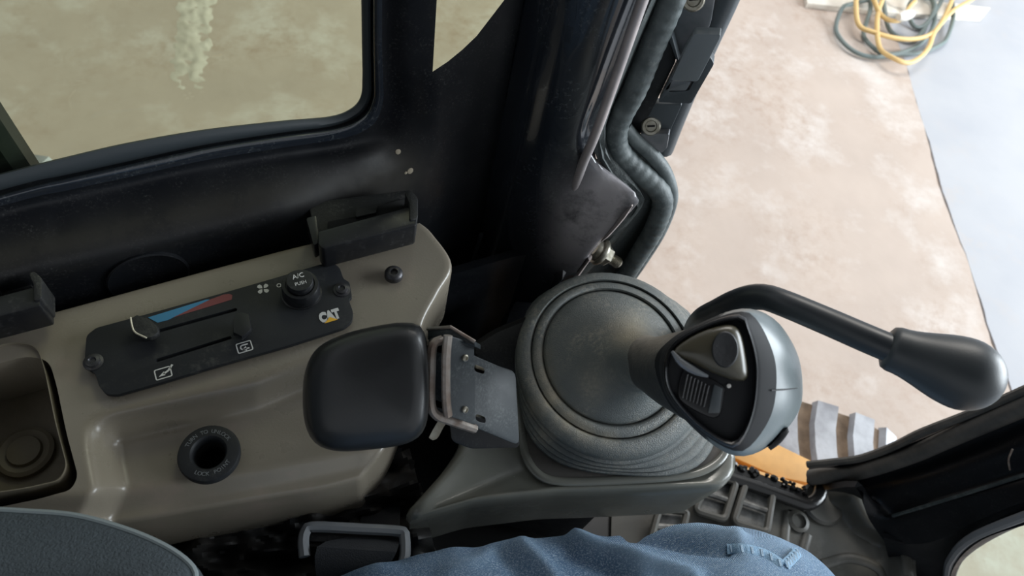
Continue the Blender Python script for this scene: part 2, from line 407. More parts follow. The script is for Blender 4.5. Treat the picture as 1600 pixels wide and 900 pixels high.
r0 = ring(G0, 0); r1 = ring(G1, .004); r2 = ring(G1, -.014); r3 = ring(G3, .012); r4 = ring(G4, .013)
r5 = ring(G5, [.030]*7+[.027, .022, .022, .022, .022]); r6 = ring(G6, [.058]*6+[.05, .04, .03, .028, .027, .027])
r7 = ring(G7, [.066]*6+[.06, .045, .029, .029, .029, .029])
r6b = [a.lerp(b, .28) for a, b in zip(r6, r7)]
wall = obj('wall_left', sheet(dens([r3, r4, r5, r6, r6b, r7], 5), .012), 'black_paint', kind='structure')
# folded lip round the window opening
obj('lip', sheet(dens([r2, ring([(a*.6+b*.4, c*.6+d*.4) for (a, c), (b, d) in zip(G1, G3)], .008), ring([(a, c+1) for a, c in G3], .0135), ring([(a*.5+b*.5, c*.5+d*.5) for (a, c), (b, d) in zip(G3, G4)], .0142)], 4), .004), 'post_paint', wall)
# round blanking plug pressed into the wall
pc = pn(232, 432, .0605)
pu, pv, pa = axes(-WN)
obj('plug', lathe([(.034, -.004), (.034, .0022), (.0325, .003), (.031, .0022), (.0, .0022)], pc, -WN, 48), 'black_paint', wall, label='round blanking plug')
w1 = thing('window_1', None, None, pn(300, 200, 0), kind='structure')
pl = [pn(u, v, -.004) for u, v in G0]
obj('pane', prism(cr(pl, 60)+[pn(-300, -420, -.004)], .005), 'tinted_glass', w1, smooth=False, label='green tinted window pane')
obj('gasket', sheet(dens([ring([(a, c-1) for a, c in G0], -.008), r0, r1, r2], 3), .004), 'gasket', w1)
obj('divider', tube([pn(-330, -260, -.03), pn(-60, 135, -.03), pn(36, 275, -.03)], .016, 8), 'gasket', w1)
# ------------------------------------------------------------------ door post, a child of the wall
NP = 100
D0 = [(650, 760), (690, 520), (738, 366), (764, 240), (786, 120), (806, 0), (821, -80)]
D1 = [(745, 760), (788, 520), (822, 366), (846, 240), (870, 120), (893, 0), (907, -80)]
D2 = [(815, 760), (850, 500), (858, 410), (866, 340), (878, 280), (896, 215), (928, 110), (966, 0), (994, -80)]
DE = [(830, 760), (868, 480), (905, 425), (941, 376), (994, 320), (993, 302), (950, 264), (928, 240), (936, 205), (958, 145), (987, 72), (1018, 0), (1052, -80)]
DF = [(880, 640), (900, 480), (925, 435), (961, 390), (1011, 328), (1006, 298), (968, 262), (944, 236), (948, 205), (972, 140), (1000, 72), (1030, 0), (1064, -80)]
DG = [(950, 640), (960, 480), (978, 440), (1004, 400), (1040, 330), (1042, 290), (1012, 246), (978, 212), (984, 185), (1004, 135), (1034, 60), (1064, -20), (1090, -80)]
for D in (D0, D1, D2, DE, DF, DG): D.append(upto(D[-1], -420))
def col(D, y, k=0): return cr([py(u, v, y-k*sm(225, 385, v)) for u, v in D], NP)
def PQ(D): return [(p.x, p.y) for p in cr([V((a, b, 0)) for a, b in D], 16)]
def topx(p):
    d = V(p)-CAMP; k = FPX/d.dot(FW); return 800+d.dot(RT)*k, 450-d.dot(UP)*k
def wear_glint_mask(o, blobs):
    at = o.data.attributes.new('wear_glint', 'FLOAT', 'POINT'); b = wloc(o)
    for i, w in enumerate(o.data.vertices):
        u, v = topx(w.co+b); at.data[i].value = min(1, sum(k*math.exp(-((u-c[0])**2+(v-c[1])**2)/r**2) for c, r, k in blobs))
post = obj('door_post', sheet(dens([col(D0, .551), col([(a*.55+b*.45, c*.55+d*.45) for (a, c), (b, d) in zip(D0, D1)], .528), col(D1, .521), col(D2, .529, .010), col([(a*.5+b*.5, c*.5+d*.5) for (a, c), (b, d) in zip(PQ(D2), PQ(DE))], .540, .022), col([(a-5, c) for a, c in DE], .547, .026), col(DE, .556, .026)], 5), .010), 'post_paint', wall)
wear_glint_mask(post, [((935, 330), 52, 1.0), ((905, 365), 40, .6), ((960, 292), 30, .8), ((885, 395), 30, .35)])  # pale blobs paint in the daylight reflected by the post's lower corner
obj('flange', sheet(dens([col(DE, .549), col([(a*.5+b*.5, c*.5+d*.5) for (a, c), (b, d) in zip(DE, DF)], .556), col(DF, .575), col(DG, .592)], 3), .006), 'dirty_flange', wall)
obj('bead', tube([py(u, v, .531) for u, v in [(893, 306), (911, 255), (928, 215), (944, 172), (979, 72), (1004, 0), (1034, -80), upto((1034, -80), -420)]], lambda t: .0050*min(1, math.sqrt(max(0, t)*22+.06)), 10, 60), 'bead_glare', wall, label='pressed bead with a painted pale reflection')  # bead is coloured pale to paint in the ground it reflects
obj('fold_seam', tube([py(u, v, .538) for u, v in [(706, 512), (722, 455), (742, 398), (752, 366)]], lambda t: .0012+.0016*t, 8, 30), 'latch_black', wall)
# small pane between the two pillars
tri = [(691, -170), (687, -80), (676, 112), (700, 96), (722, 78), (745, 56), (768, 26), (788, 0), (806, -80), (825, -170)]
w2 = thing('window_2', None, None, pn(720, 30, .02), kind='structure')
obj('pane', prism([pn(u-(4 if u < 690 else -5), v+4, .008) for u, v in tri], .003), 'tinted_glass', w2, smooth=False)
n_ = WN
boolean(wall, [loft([[pn(u, v, .07) for u, v in tri], [pn(u, v, -.04) for u, v in tri]], True, True, True)])
wear_glint_mask(wall, [((u_, (interp(u_, [q[0] for q in G5[:8]], [q[1] for q in G5[:8]])*.45+interp(u_, [q[0] for q in G6[:8]], [q[1] for q in G6[:8]])*.55)), 30, .55) for u_ in range(-60, 650, 36)]+[((640, 260), 40, .5), ((600, 262), 40, .5)])
from mathutils.bvhtree import BVHTree
wb = BVHTree.FromPolygons([w.co+wall.location for w in wall.data.vertices], [list(p.vertices) for p in wall.data.polygons])
for u, v, r in ((622, 237, .0035), (641, 267, .0042), (634, 270, .002)):
    obj('dirt_spot', lathe([(r, -.0012), (r*.8, .0004), (r*.3, .0008), (0, .0008)], *(lambda h: (h[0], h[1] if h[1].dot(FW) < 0 else -h[1]))(wb.ray_cast(CAMP, ray(u, v).normalized())), 10), 'dirt_tan', wall, label='dried tan dirt spot')
# ------------------------------------------------------------------ rest of the cab shell, mostly behind the viewer
obj('ceiling', box((.05, -.12, 2.02), (1.5, 1.42, .06), bev=.02), 'cab_lining', kind='structure')
obj('wall_right', box((.0, -.80, .82), (1.4, .05, .70), bev=.01), 'cab_lining', kind='structure')
obj('wall_rear', box((-.72, -.18, 1.0), (.05, 1.2, 1.1), bev=.01), 'cab_lining', kind='structure')
# lower inside wall below console and post
obj('wall_lower', sheet(dens([lin([V((-.67, .0, z_)), V((-.32, .24, z_)), V((-.12, .42, z_)), V((.0, .52, z_)), V((.075, .55, z_))], 40) for z_ in (.50, .60, .75, .86)], 2), .01), 'black_paint', wall, label='black lower wall below the console')
# ================================================================== cab floor and front post
cf = obj('cab_floor', box((.0, -.15, .455), (1.66, 1.30, .05), bev=.01), 'sill_black')
tag(cf, 'black steel cab floor plate under the rubber mat', 'floor')
mt = thing('floor_mat', 'grey moulded rubber floor mat with ridges in front of the door sill', 'mat', pz(1250, 830, .487))
top = [(960, 700), (1050, 715), (1110, 742), (1180, 764), (1262, 790), (1300, 748), (1346, 748)]
rgt = [(1346, 748), (1352, 785), (1380, 825), (1425, 852), (1432, 900), (1440, 960)]
bot = [(960, 980), (1100, 980), (1300, 975), (1440, 960)]
lft = [(960, 700), (955, 850), (960, 980)]
def coons(T, Bt, Lf, Rg, na, nb, zf, smooth=True):
    f2 = lambda P, n: [V((p.x, p.y)) for p in (cr if smooth else lin)([V((a, b, 0)) for a, b in P], n)]
    T, Bt, Lf, Rg = f2(T, nb), f2(Bt, nb), f2(Lf, na), f2(Rg, na); rows = []
    for i in range(na):
        a = i/(na-1); row = []
        for j in range(nb):
            b = j/(nb-1)
            p = T[j]*(1-a)+Bt[j]*a+Lf[i]*(1-b)+Rg[i]*b-(T[0]*(1-a)*(1-b)+T[-1]*(1-a)*b+Bt[0]*a*(1-b)+Bt[-1]*a*b)
            row.append(pz(p.x, p.y, zf(p.x, p.y)))
        rows.append(row)
    return rows
def matz(u, v):
    z = .487
    e = interp(v, [740, 785, 825, 852, 900], [1346, 1352, 1380, 1425, 1432])
    z += .035*sm(-62, -8, u-e) + .010*sm(1285, 1300, u)*sm(800, 770, v)
    return z
obj('sheet', sheet(coons(top, bot, lft, rgt, 50, 70, matz), .006), 'mat_rubber', mt)
def mz(u, v, h=0): return pz(u, v, matz(u, v)+h)
obj('button', lathe([(.036, -.003), (.036, .004), (.032, .008), (.022, .007), (0, .007)], mz(1283, 787), (0, 0, 1), 32), 'mat_rubber', mt, label='round raised pad in the mat')
for pts in ([(1232, 800), (1226, 850), (1235, 900)], [(1262, 835), (1255, 870), (1268, 910)], [(1285, 882), (1330, 872), (1375, 890), (1390, 930)], [(1368, 760), (1376, 800), (1408, 838), (1420, 900)]):
    obj('ridge', tube([mz(u, v, .0005) for u, v in pts], .008, 8, 20, flat=.45), 'mat_rubber', mt)
obj('stud', lathe([(.018, -.002), (.018, .004), (.012, .006), (.011, .002), (0, .002)], mz(1246, 815), (0, 0, 1), 24), 'mat_rubber', mt)
# foot pedal frame, two open windows with a cross bar
fp = thing('foot_pedal', 'grey metal foot pedal with two open windows beside the door sill', 'pedal', pz(1180, 800, .49))
def rim(name, poly, rad, z, m, parent, r=8, **k):
    q = rpoly(poly, r); q.append(q[0]); return obj(name, tube([pz(a.x, a.y, z) for a in q], rad, 8, cap=False), m, parent, **k)
for poly in ([(1166, 752), (1208, 768), (1198, 832), (1146, 816)], [(1110, 740), (1150, 754), (1132, 812), (1086, 798)], [(1030, 795), (1074, 800), (1060, 850), (1015, 850)]):
    rim('frame', poly, .006, .515, 'mat_rubber', fp)
    c = sum((V(p) for p in poly), V((0, 0)))/4
    obj('tread', prism([pz(*(c+(V(p)-c)*.93), .503) for p in poly], .008, .002), 'pedal_metal', fp)
    a = (V(poly[0])+V(poly[3]))/2; b = (V(poly[1])+V(poly[2]))/2
    obj('crossbar', tube([pz(a.x, a.y, .513), pz(b.x, b.y, .513)], .005, 8), 'pedal_metal', fp)
for q in ((1130, 830), (1110, 862)):
    obj('plate', prism([pz(q[0]-30, q[1]-14, .502), pz(q[0]+60, q[1]+8, .502), pz(q[0]+58, q[1]+16, .502), pz(q[0]-32, q[1]-4, .502)], .01, .002), 'mat_rubber', fp)
sill = thing('door_sill', 'glossy black door sill bar between rubber mat and orange machine side', 'sill', pz(1180, 750, .49))
obj('rail', tube([pz(u, v, .512) for u, v in [(1000, 690), (1100, 733), (1180, 760), (1240, 782), (1262, 788), (1278, 778), (1284, 762)]], .011, 10, 40), 'sill_black', sill)
obj('tread', sheet([lin([pz(u, v, .512) for u, v in r], 30) for r in ([(1000, 676), (1120, 716), (1262, 768)], [(1000, 690), (1100, 733), (1180, 760), (1262, 788)])], .02), 'sill_black', sill)
gv = []
for i in range(46):
    q_ = random.uniform(0, 1); p = pz(1110+q_*150+random.uniform(-3, 3), 713+q_*53+random.uniform(-4, 5), .515); r_ = random.uniform(.002, .005)
    gv.append(lathe([(r_, -.004), (r_, .001), (r_*.6, .003), (0, .003)], p, (random.uniform(-.3, .3), random.uniform(-.3, .3), 1), 6))
obj('grit', join(*gv), 'sill_black', sill, kind='stuff')
# ---- front corner post, folded steel, with its seal and the low window
fr = obj('wall_front', sheet(dens([
    cr([py(u, v, .53) for u, v in far([(1262, 738), (1330, 722), (1420, 694), (1500, 660), (1610, 614), (1700, 575)])], 60),
    cr([py(u, v, .52) for u, v in far([(1266, 758), (1340, 750), (1430, 725), (1510, 695), (1610, 652), (1700, 615)])], 60),
    cr([py(u, v, .495) for u, v in far([(1340, 752), (1362, 775), (1440, 750), (1520, 722), (1610, 690), (1700, 655)])], 60),
    cr([py(u, v, .475) for u, v in far([(1350, 790), (1395, 802), (1450, 782), (1530, 757), (1610, 733), (1700, 705)])], 60),
    cr([py(u, v, .462) for u, v in far([(1360, 815), (1400, 812), (1455, 794), (1535, 770), (1610, 746), (1700, 716)])], 60),
    cr([py(u, v, .44) for u, v in far([(1385, 850), (1425, 850), (1470, 842), (1530, 812), (1610, 780), (1700, 750)])], 60)], 4), .01), 'black_paint', kind='structure')
obj('pillar', sheet(dens([
    cr([py(u, v, .441) for u, v in far([(1380, 840), (1425, 850), (1470, 842), (1530, 812), (1610, 780), (1700, 750)])], 50),
    cr([py(u, v, .432) for u, v in far([(1400, 920), (1450, 900), (1486, 866), (1530, 832), (1610, 802), (1700, 775)])], 50),
    cr([py(u, v, .425) for u, v in far([(1410, 1000), (1470, 960), (1484, 885), (1528, 836), (1610, 806), (1700, 778)])], 50)], 4), .008), 'black_paint', fr)
w3 = thing('window_3', None, None, py(1550, 860, .43), kind='structure')
o3 = [(1478, 1000), (1480, 900), (1490, 868), (1512, 845), (1545, 828), (1610, 803), (1700, 770)]
obj('pane', prism(cr([py(u, v, .430) for u, v in far(o3)], 40)+[py(1970, 1000, .43)], .004), 'front_glass', w3, smooth=False)
obj('gasket', tube([py(u, v, .424) for u, v in far(o3)], .006, 8, 40), 'guide_grey', w3)
obj('crease', tube([py(u, v, .466) for u, v in far([(1395, 806), (1455, 788), (1535, 763), (1610, 739), (1690, 712)])], .0026, 8, 40), 'crease_highlight', fr, label='folded crease with its highlight painted pale')  # paler than the panel: light along the fold put into its colour
fs_ = thing('front_door_seal', 'worn black rubber seal along the front edge of the door opening', 'seal', py(1400, 715, .52))
obj('bulb', tube([py(u, v, .522) for u, v in far([(1266, 746), (1300, 742), (1345, 736), (1420, 712), (1480, 686), (1540, 660), (1610, 630), (1700, 592)])], .0125, 12, 60), 'worn_rubber', fs_)
obj('lip', tube([py(u, v, .532) for u, v in far([(1262, 726), (1300, 722), (1345, 716), (1395, 698), (1440, 676), (1520, 645), (1610, 606), (1700, 566)])], .006, 8, 60), 'worn_rubber', fs_)
for i, (u, v, s) in enumerate(((1578, 718, 16), (1540, 800, 8))):
    obj('scratch', tube([py(u+4, v-s, .478), py(u-2, v, .476), py(u, v+s, .473)], .0012, 6, 8), 'steel_worn', fr, label='bare scratch in the black paint')
# ================================================================== machine below the door
ms = thing('machine_side', 'orange painted machine side step below the door sill', 'panel', pz(1220, 722, .40))
obj('step', prism([pz(u, v, .42) for u, v in rpoly([(1150, 690), (1215, 694), (1285, 728), (1270, 756), (1215, 745), (1140, 712)], 4)], .035, .004), 'machine_orange', ms)
tr = thing('rubber_track', 'grey rubber crawler track with broad dirty lugs outside the door', 'track', (.4, .70, 0))
TX0, TX1, TR, TY0, TY1 = -.95, .735, .172, .575, .765
def belt(s, r):
    Ls = TX1-TX0; per = 2*Ls+2*math.pi*TR; s %= per
    if s < Ls: return V((TX0+s, 0, 0.186+r)), V((0, 0, 1))
    s -= Ls
    if s < math.pi*TR: a = math.pi/2-s/TR; return V((TX1+r*math.cos(a), 0, .186+r*math.sin(a))), None
    s -= math.pi*TR
    if s < Ls: return V((TX1-s, 0, .186-r)), None
    s -= Ls; a = -math.pi/2-s/TR; return V((TX0+r*math.cos(a), 0, .186+r*math.sin(a))), None
PER = 2*(TX1-TX0)+2*math.pi*TR
rows = []
for k in range(97):
    s = PER*k/96; a = belt(s, .160)[0]; b = belt(s, .145)[0]
    rows.append([V((a.x, TY0, a.z)), V((a.x, TY1, a.z)), V((b.x, TY1, b.z)), V((b.x, TY0, b.z)), V((a.x, TY0, a.z))])
obj('belt', loft(rows), 'track_dirt', tr, smooth=False)
NL = round(PER/.080)
for k in range(NL):
    s0 = PER*(k+.12)/NL; rr = []
    for j in range(5):
        y = TY0+(TY1-TY0)*j/4; off = .005*math.sin(j*1.6+.4)
        q = [belt(s0+off+d, h)[0] for d, h in ((0, .158), (.005, .173), (.048, .174), (.054, .158))]
        rr.append([V((p.x, y-.005*(j == 0)+.006*(j == 4), p.z)) for p in q])
    obj('lug', loft(rr, True, True, True), 'track_rubber', tr, flatang=.5)
obj('track_frame', box(((TX0+TX1)/2, .69, .19), (TX1-TX0, .14, .16), bev=.02), 'machine_orange', tr)
for x in (TX0, TX1): obj('wheel', lathe([(.13, -.05), (.14, -.03), (.14, .03), (.13, .05)], (x, .69, .186), (0, 1, 0), 28), 'steel_dark', tr)
obj('car_body', box((-.15, .30, .36), (1.9, .5, .17), bev=.03), 'machine_orange', ms, label='machine frame under the cab')
# ================================================================== things on the workshop floor
bd = thing('board', 'white wooden board lying on the concrete behind the tangled cords', 'board', pz(1400, 8, 0))
obj('plank', prism([pz(u, v, .022) for u, v in [(1256, -22), (1262, 5), (1400, 20), (1536, 27), (1548, 12), (1400, -6)]], .022, .003, nrm=V((0, 0, 1))), 'board_white', bd)
def cord(name, label, runs, rad, m, z0, group=None):
    pts = []; i = 0
    for r in runs:
        for (u, v) in r:
            p = pz(u, v, 0); p.z = z0+.008*abs(math.sin(i*1.7))+.026*sm(44, 28, v); pts.append(p); i += 1
    o = obj(name, tube(pts, rad, 8, len(pts)*7), m); return tag(o, label, 'cord', group)
yc = cord('extension_cord', 'yellow extension cord looped in a tangle on the concrete', [
    [(1340, -25), (1337, 0), (1325, 15), (1322, 32), (1332, 54), (1355, 66), (1385, 74), (1412, 76), (1435, 72), (1452, 60), (1464, 40), (1474, 12), (1482, -20)],
    [(1500, -50), (1530, -40), (1522, 0), (1500, 22), (1475, 35), (1460, 50), (1447, 67), (1440, 87), (1425, 105), (1407, 112), (1385, 107), (1366, 90), (1359, 65), (1360, 37), (1364, 15), (1366, -20)],
    [(1380, -30), (1420, -25), (1440, -12), (1428, 10), (1405, 17), (1385, 12), (1366, -4), (1350, -30)], [(1345, -40), (1335, -25), (1340, 5), (1348, 22), (1362, 38), (1380, 47), (1397, 45), (1405, 33), (1412, 26)]], .0090, 'cord_yellow', .040)
obj('plug', tube([pz(1404, 27, .075), pz(1428, 21, .075)], lambda t: .021*math.sqrt(max(.05, 1-(2*t-.9)**2*.8)), 14, 14), 'plug_white', yc, label='white plug end')
gc = cord('extension_cord', 'dark green cord coiled under the yellow cord on the concrete', [
    [(1385, -30), (1360, 8), (1325, 18), (1307, 27), (1303, 47), (1310, 67), (1332, 86), (1362, 94), (1400, 90), (1437, 86), (1465, 75), (1477, 62), (1482, 37), (1477, 8), (1465, -25)],
    [(1400, -50), (1370, -20), (1370, 0), (1372, 25), (1385, 50), (1405, 64), (1425, 66), (1440, 50), (1450, 25), (1440, 0), (1430, -25)],
    [(1405, -30), (1420, 2), (1410, 24), (1422, 44), (1438, 46), (1452, 30), (1462, 5), (1450, -30)], [(1390, -45), (1355, -10), (1350, 30), (1347, 57), (1360, 80), (1380, 89), (1410, 86), (1440, 68), (1455, 40), (1445, 12), (1420, -2), (1400, -20)]], .0085, 'cord_green', .010)
# ================================================================== door seal, latch, bolt
ds = thing('door_seal', 'thick grey rubber door seal curling round the black door post', 'seal', py(1000, 300, .57))
SL = [upto((1078, -90), -420), (1078, -90), (1049, 0), (1016, 80), (992, 140), (973, 176), (963, 204), (966, 232), (985, 256), (1012, 280), (1032, 302), (1034, 326), (1020, 362), (998, 398), (975, 435), (950, 480), (935, 530)]
obj('bulb', tube([py(u, v, .572) for u, v in SL], lambda t: .0122*(1+.022*math.sin(t*420)), 14, 560), 'seal_rubber', ds)
obj('lip', tube([py(u, v, .585) for u, v in [(976, 200), (994, 220), (1020, 244), (1039, 270), (1048, 300), (1044, 328), (1028, 366), (1004, 405), (980, 440)]], .0085, 10, 60), 'seal_rubber', ds)
la = thing('door_latch', 'black door latch with handle lever on the outer edge of the door post', 'latch', py(1060, 120, .6))
Y = .60
def yprism(pts, y, th, bev, r=3): return prism([py(a.x, a.y, y) for a in rpoly(pts, r)], th, bev)
obj('door_edge', tube([py(u, v, .615) for u, v in [upto((1158, -60), -420), (1158, -60), (1128, 8), (1100, 70), (1074, 130), (1052, 184), (1034, 232)]], .0135, 12, 40), 'latch_black', la)
obj('plate', yprism([(1058, -30), (1124, -30), (1116, 5), (1111, 36), (1100, 62), (1080, 92), (1050, 92), (1043, 50)], .597, .006, .002, 8), 'latch_metal', la)
obj('housing', yprism([(1042, 55), (1058, 98), (1028, 160), (1080, 162), (1116, 100), (1108, 86), (1076, 142), (1044, 144), (1062, 100), (1050, 56)], .585, .012, .003, 4), 'latch_black', la)
obj('pocket', yprism([(1040, 50), (1056, 95), (1026, 158), (1000, 206), (980, 200), (988, 165)], .592, .01, .002, 3), 'black_plastic', la)
obj('lever', yprism([(1084, 53), (1126, 54), (1125, 60), (1090, 128), (1048, 126), (1072, 74)], .572, .011, .002, 4), 'lever_face', la)
obj('catch', yprism([(1046, 126), (1080, 128), (1072, 142), (1036, 142)], .585, .01, .002, 3), 'latch_metal', la)
obj('lower_plate', yprism([(1012, 162), (1066, 163), (1044, 212), (990, 208), (996, 196)], .594, .01, .002, 4), 'latch_black', la)
obj('ledge', yprism([(1000, 209), (1046, 209), (1042, 232), (1034, 240), (1006, 222)], .586, .012, .002, 3), 'latch_metal', la)
for u, v in ((1017, 196), (1083, -1)):
    s = obj('screw', lathe([(.0105, -.002), (.0105, .003), (.009, .005), (.0065, .005), (.0055, .003), (0, .003)], py(u, v, .593), (0, -.85, .5), 20), 'zinc', la, label='bare cross head screw')
    obj('slot', box(py(u, v, .593)+V((0, -.85, .5))*.0042, (.008, .0016, .0012), (1, .2, .3), (0, .5, .85)), 'void_black', s)
obj('edge_glint', tube([py(u, v, .526) for u, v in [(988, 321), (963, 351), (940, 376)]], lambda t: .0048*min(1, 3*t+.3, 3*(1-t)+.4), 8, 20, flat=.5), 'bead_glare', wall)  # added pale strip, paints the ground reflected along the post edge
obj('edge_glint', tube([py(u, v, .524) for u, v in [(922, 402), (902, 430), (885, 455)]], .0045, 8, 20, flat=.5), 'bead_glare', wall)  # second painted reflection, lower on the same edge
hb = thing('hex_bolt', 'zinc bolt with washer and hex nut low on the door post', 'bolt', py(930, 388, .55))
b0 = py(926, 386, .540); bx = (py(974, 416, .545)-b0).normalized()
obj('washer', lathe([(.0165, .008), (.0175, .010), (.0175, .013), (.0165, .0145)], b0, bx, 28), 'zinc', hb)
obj('collar', lathe([(.012, 0), (.014, .004), (.0135, .008)], b0, bx, 24), 'zinc', hb)
obj('nut', lathe([(.0125, .014), (.0132, .016), (.0132, .024), (.0115, .026)], b0, bx, 6), 'zinc', hb, smooth=False)
obj('stud', lathe([(.0072, .02)]+[(.0072-.0012*(k % 2), .027+.0011*k) for k in range(16)]+[(.005, .045)], b0, bx, 16), 'zinc', hb)
# ================================================================== console
co = thing('side_console', 'beige moulded plastic side console with an open storage tray', 'console', pz(300, 650, .90))
CT = [(-90, 538), (0, 513), (130, 478), (250, 445), (380, 410), (490, 382), (580, 364), (655, 350)]
CRt = [(655, 350), (672, 366), (701, 412), (680, 455), (655, 505), (640, 580), (605, 680), (560, 742)]
CB = [(-90, 822), (0, 812), (160, 812), (300, 790), (430, 768), (500, 757), (560, 742)]
def conz(u, v):
    uL = interp(v, [640, 720, 760, 810], [122, 134, 142, 118]); vT = interp(u, [100, 140, 300, 400, 470, 540, 640], [640, 648, 612, 590, 562, 540, 505])
    z = 1.0-.030*sm(0, 62, u-uL)*sm(0, 58, v-vT)
    z -= .010*sm(560, 640, u)*sm(520, 640, v)
    z -= .004*sm(690, 660, 0)  # flat
    vb = interp(u, [-90, 0, 160, 300, 430, 560], [822, 812, 812, 790, 768, 742])
    z -= .012*sm(46, 0, vb-v)
    return z
rows = coons(CT, CB, [(-90, 538), (-90, 822)], CRt, 64, 110, conz)
na, nb = len(rows), len(rows[0])
def skirt(edge, outward, drop):
    """rounded edge then a wall going down"""
    L = []
    for o_, d_ in ((.0016, .0006), (.003, .0025), (.0036, .006), (.004, drop)):
        L.append([p+outward[i]*o_+V((0, 0, -d_)) for i, p in enumerate(edge)])
    return L
bd_ = [rows[0][j] for j in range(nb)]+[rows[i][-1] for i in range(1, na)]+[rows[-1][j] for j in range(nb-2, -1, -1)]+[rows[i][0] for i in range(na-2, 0, -1)]
cc = sum(bd_, V((0, 0, 0)))/len(bd_); outw = []
for i, p in enumerate(bd_):
    t = bd_[(i+1) % len(bd_)]-bd_[i-1]; n = V((t.y, -t.x, 0)); n.normalize()
    if n.dot(p-cc) < 0: n = -n
    outw.append(n)
S = [bd_]+skirt(bd_, outw, .085)
bm_ = loft(rows); sk = loft(S, True, False, True)
vs_, fs2 = join(bm_, sk)
bmx = bmesh.new(); vv = [bmx.verts.new(p) for p in vs_]
for f in fs2:
    try: bmx.faces.new([vv[i] for i in f])
    except ValueError: pass
bmesh.ops.remove_doubles(bmx, verts=bmx.verts, dist=1e-5); bmx.verts.index_update()
cb = obj('body', ([w.co.copy() for w in bmx.verts], [[w.index for w in f.verts] for f in bmx.faces]), 'console_beige', co); bmx.free()
TRY = rpoly([(-85, 562), (20, 534), (58, 540), (70, 580), (86, 660), (104, 728), (92, 750), (40, 762), (-85, 780)], 18)
RC = pz(328, 711, .972)
boolean(cb, [prism([pz(p.x, p.y, 1.02) for p in TRY], .095, nrm=V((0, 0, 1))), lathe([(.0185, -.06), (.0185, .05)], RC, (0, 0, 1), 24)])
tin = [pz(p.x, p.y, .9985) for p in TRY]; tc_ = sum(tin, V((0, 0, 0)))/len(tin)
tr_rings = [[tc_+(p-tc_)*s+V((0, 0, -d)) for p in tin] for s, d in ((1.012, 0), (1.0, .0), (.99, .004), (.98, .05), (.95, .058), (.80, .060))]
st = obj('storage_tray', loft(tr_rings, True, False, True), 'tray_beige', co, label='open storage tray, brown and dusty inside')
obj('drain_cap', lathe([(.021, -.002), (.021, .004), (.018, .0055), (.013, .004), (.012, .007), (.006, .008), (0, .008)], pz(42, 708, .939), (0, 0, 1), 28), 'tray_beige', st)
cs = obj('screw', lathe([(.0085, -.001), (.0085, .003), (.0078, .0045), (.005, .006), (.0036, .006), (.003, .003), (0, .003)], pz(615, 430, 1.0), (0, 0, 1), 24), 'screw_dark', co, label='dark star head screw')
# ---- black lock ring with its moulded wording
lr = thing('lock_ring', 'round black plastic lock ring with moulded wording set in the beige console', 'socket', RC)
obj('collar', lathe([(.0232, -.002), (.0236, .003), (.0228, .0055), (.0210, .0062), (.0140, .0062), (.0128, .0050), (.0120, .002), (.0118, -.03)], RC, (0, 0, 1), 48, cap0=False, cap1=True), 'faceplate', lr)
obj('well', lathe([(.0116, -.004), (.0112, -.028), (0, -.028)], RC, (0, 0, 1), 24, False, True), 'void_black', lr)
def arctext(s, r, a0, da, flip, size, c, e1, up, m, parent):
    e2 = up.cross(e1)
    for i, ch in enumerate(s):
        if ch == ' ': continue
        a = a0+da*i; d = e1*math.cos(a)+e2*math.sin(a); tdir = (e2*math.cos(a)-e1*math.sin(a))*(1 if flip else -1)
        text('letter', ch, size, c+d*r, tdir, up, m, parent)
e1r = (pz(340, 708, .97)-pz(320, 713, .97)); e1r.z = 0; e1r.normalize()
ZU = V((0, 0, 1))
arctext('TURN TO UNLOCK', .0175, math.radians(145), -math.radians(9.2), False, .0044, RC+ZU*.0063, e1r, ZU, 'guide_grey', lr)
arctext('LOCK POINT', .0175, math.radians(232), math.radians(9.6), True, .0044, RC+ZU*.0063, e1r, ZU, 'guide_grey', lr)
# ================================================================== climate panel
ZP = 1.0035
cp = thing('climate_panel', 'black climate control panel with two sliders and a knob on the beige console', 'control panel', pz(340, 515, 1.0))
OUT = [(133, 545), (135, 524), (150, 512), (250, 485), (350, 457), (430, 434), (500, 413), (520, 410), (531, 418), (537, 436), (546, 440), (550, 464), (545, 468), (552, 488), (550, 502), (538, 512), (450, 540), (350, 568), (250, 598), (182, 617), (166, 616), (155, 604), (148, 582), (136, 577), (132, 566)]
fpl = obj('faceplate', prism([pz(p.x, p.y, ZP) for p in rpoly(OUT, 5, 3)], .0045, .0006), 'faceplate', cp)
def slot_out(a, b, w, z):
    a, b = pz(*a, z), pz(*b, z); t = (b-a).normalized(); s = V((-t.y, t.x, 0)); o = []
    for c, ang in ((b, -90), (a, 90)):
        for k in range(7):
            th = math.radians(ang+30*k); o.append(c+t*math.cos(th)*w+s*math.sin(th)*w)
    return o
SL1 = ((250, 514.5), (367, 482)); SL2 = ((246, 561), (358, 526))
boolean(fpl, [prism(slot_out(*s, .0016, ZP+.002), .0055, nrm=ZU) for s in (SL1, SL2)])
for s in (SL1, SL2): obj('slot', prism(slot_out(*s, .00162, ZP-.0030), .0008, nrm=ZU), 'void_black', cp)
def decal(name, pts, m, z=ZP+.0003, th=.0003): return obj(name, prism([pz(u, v, z) for u, v in pts], th, nrm=ZU), m, fpl, smooth=False)
decal('cold_mark', [(231, 496), (246, 504), (262, 500), (328, 468), (322, 468)], 'print_blue')
decal('warm_mark', [(270, 496), (362, 468), (363, 461), (358, 459), (350, 460), (328, 468)], 'print_red', ZP+.00025)
E1 = pz(538, 430, ZP)-pz(150, 536, ZP); E1.normalize(); E2 = ZU.cross(E1)
def loc2(u, v): return pz(u, v, ZP+.0002)
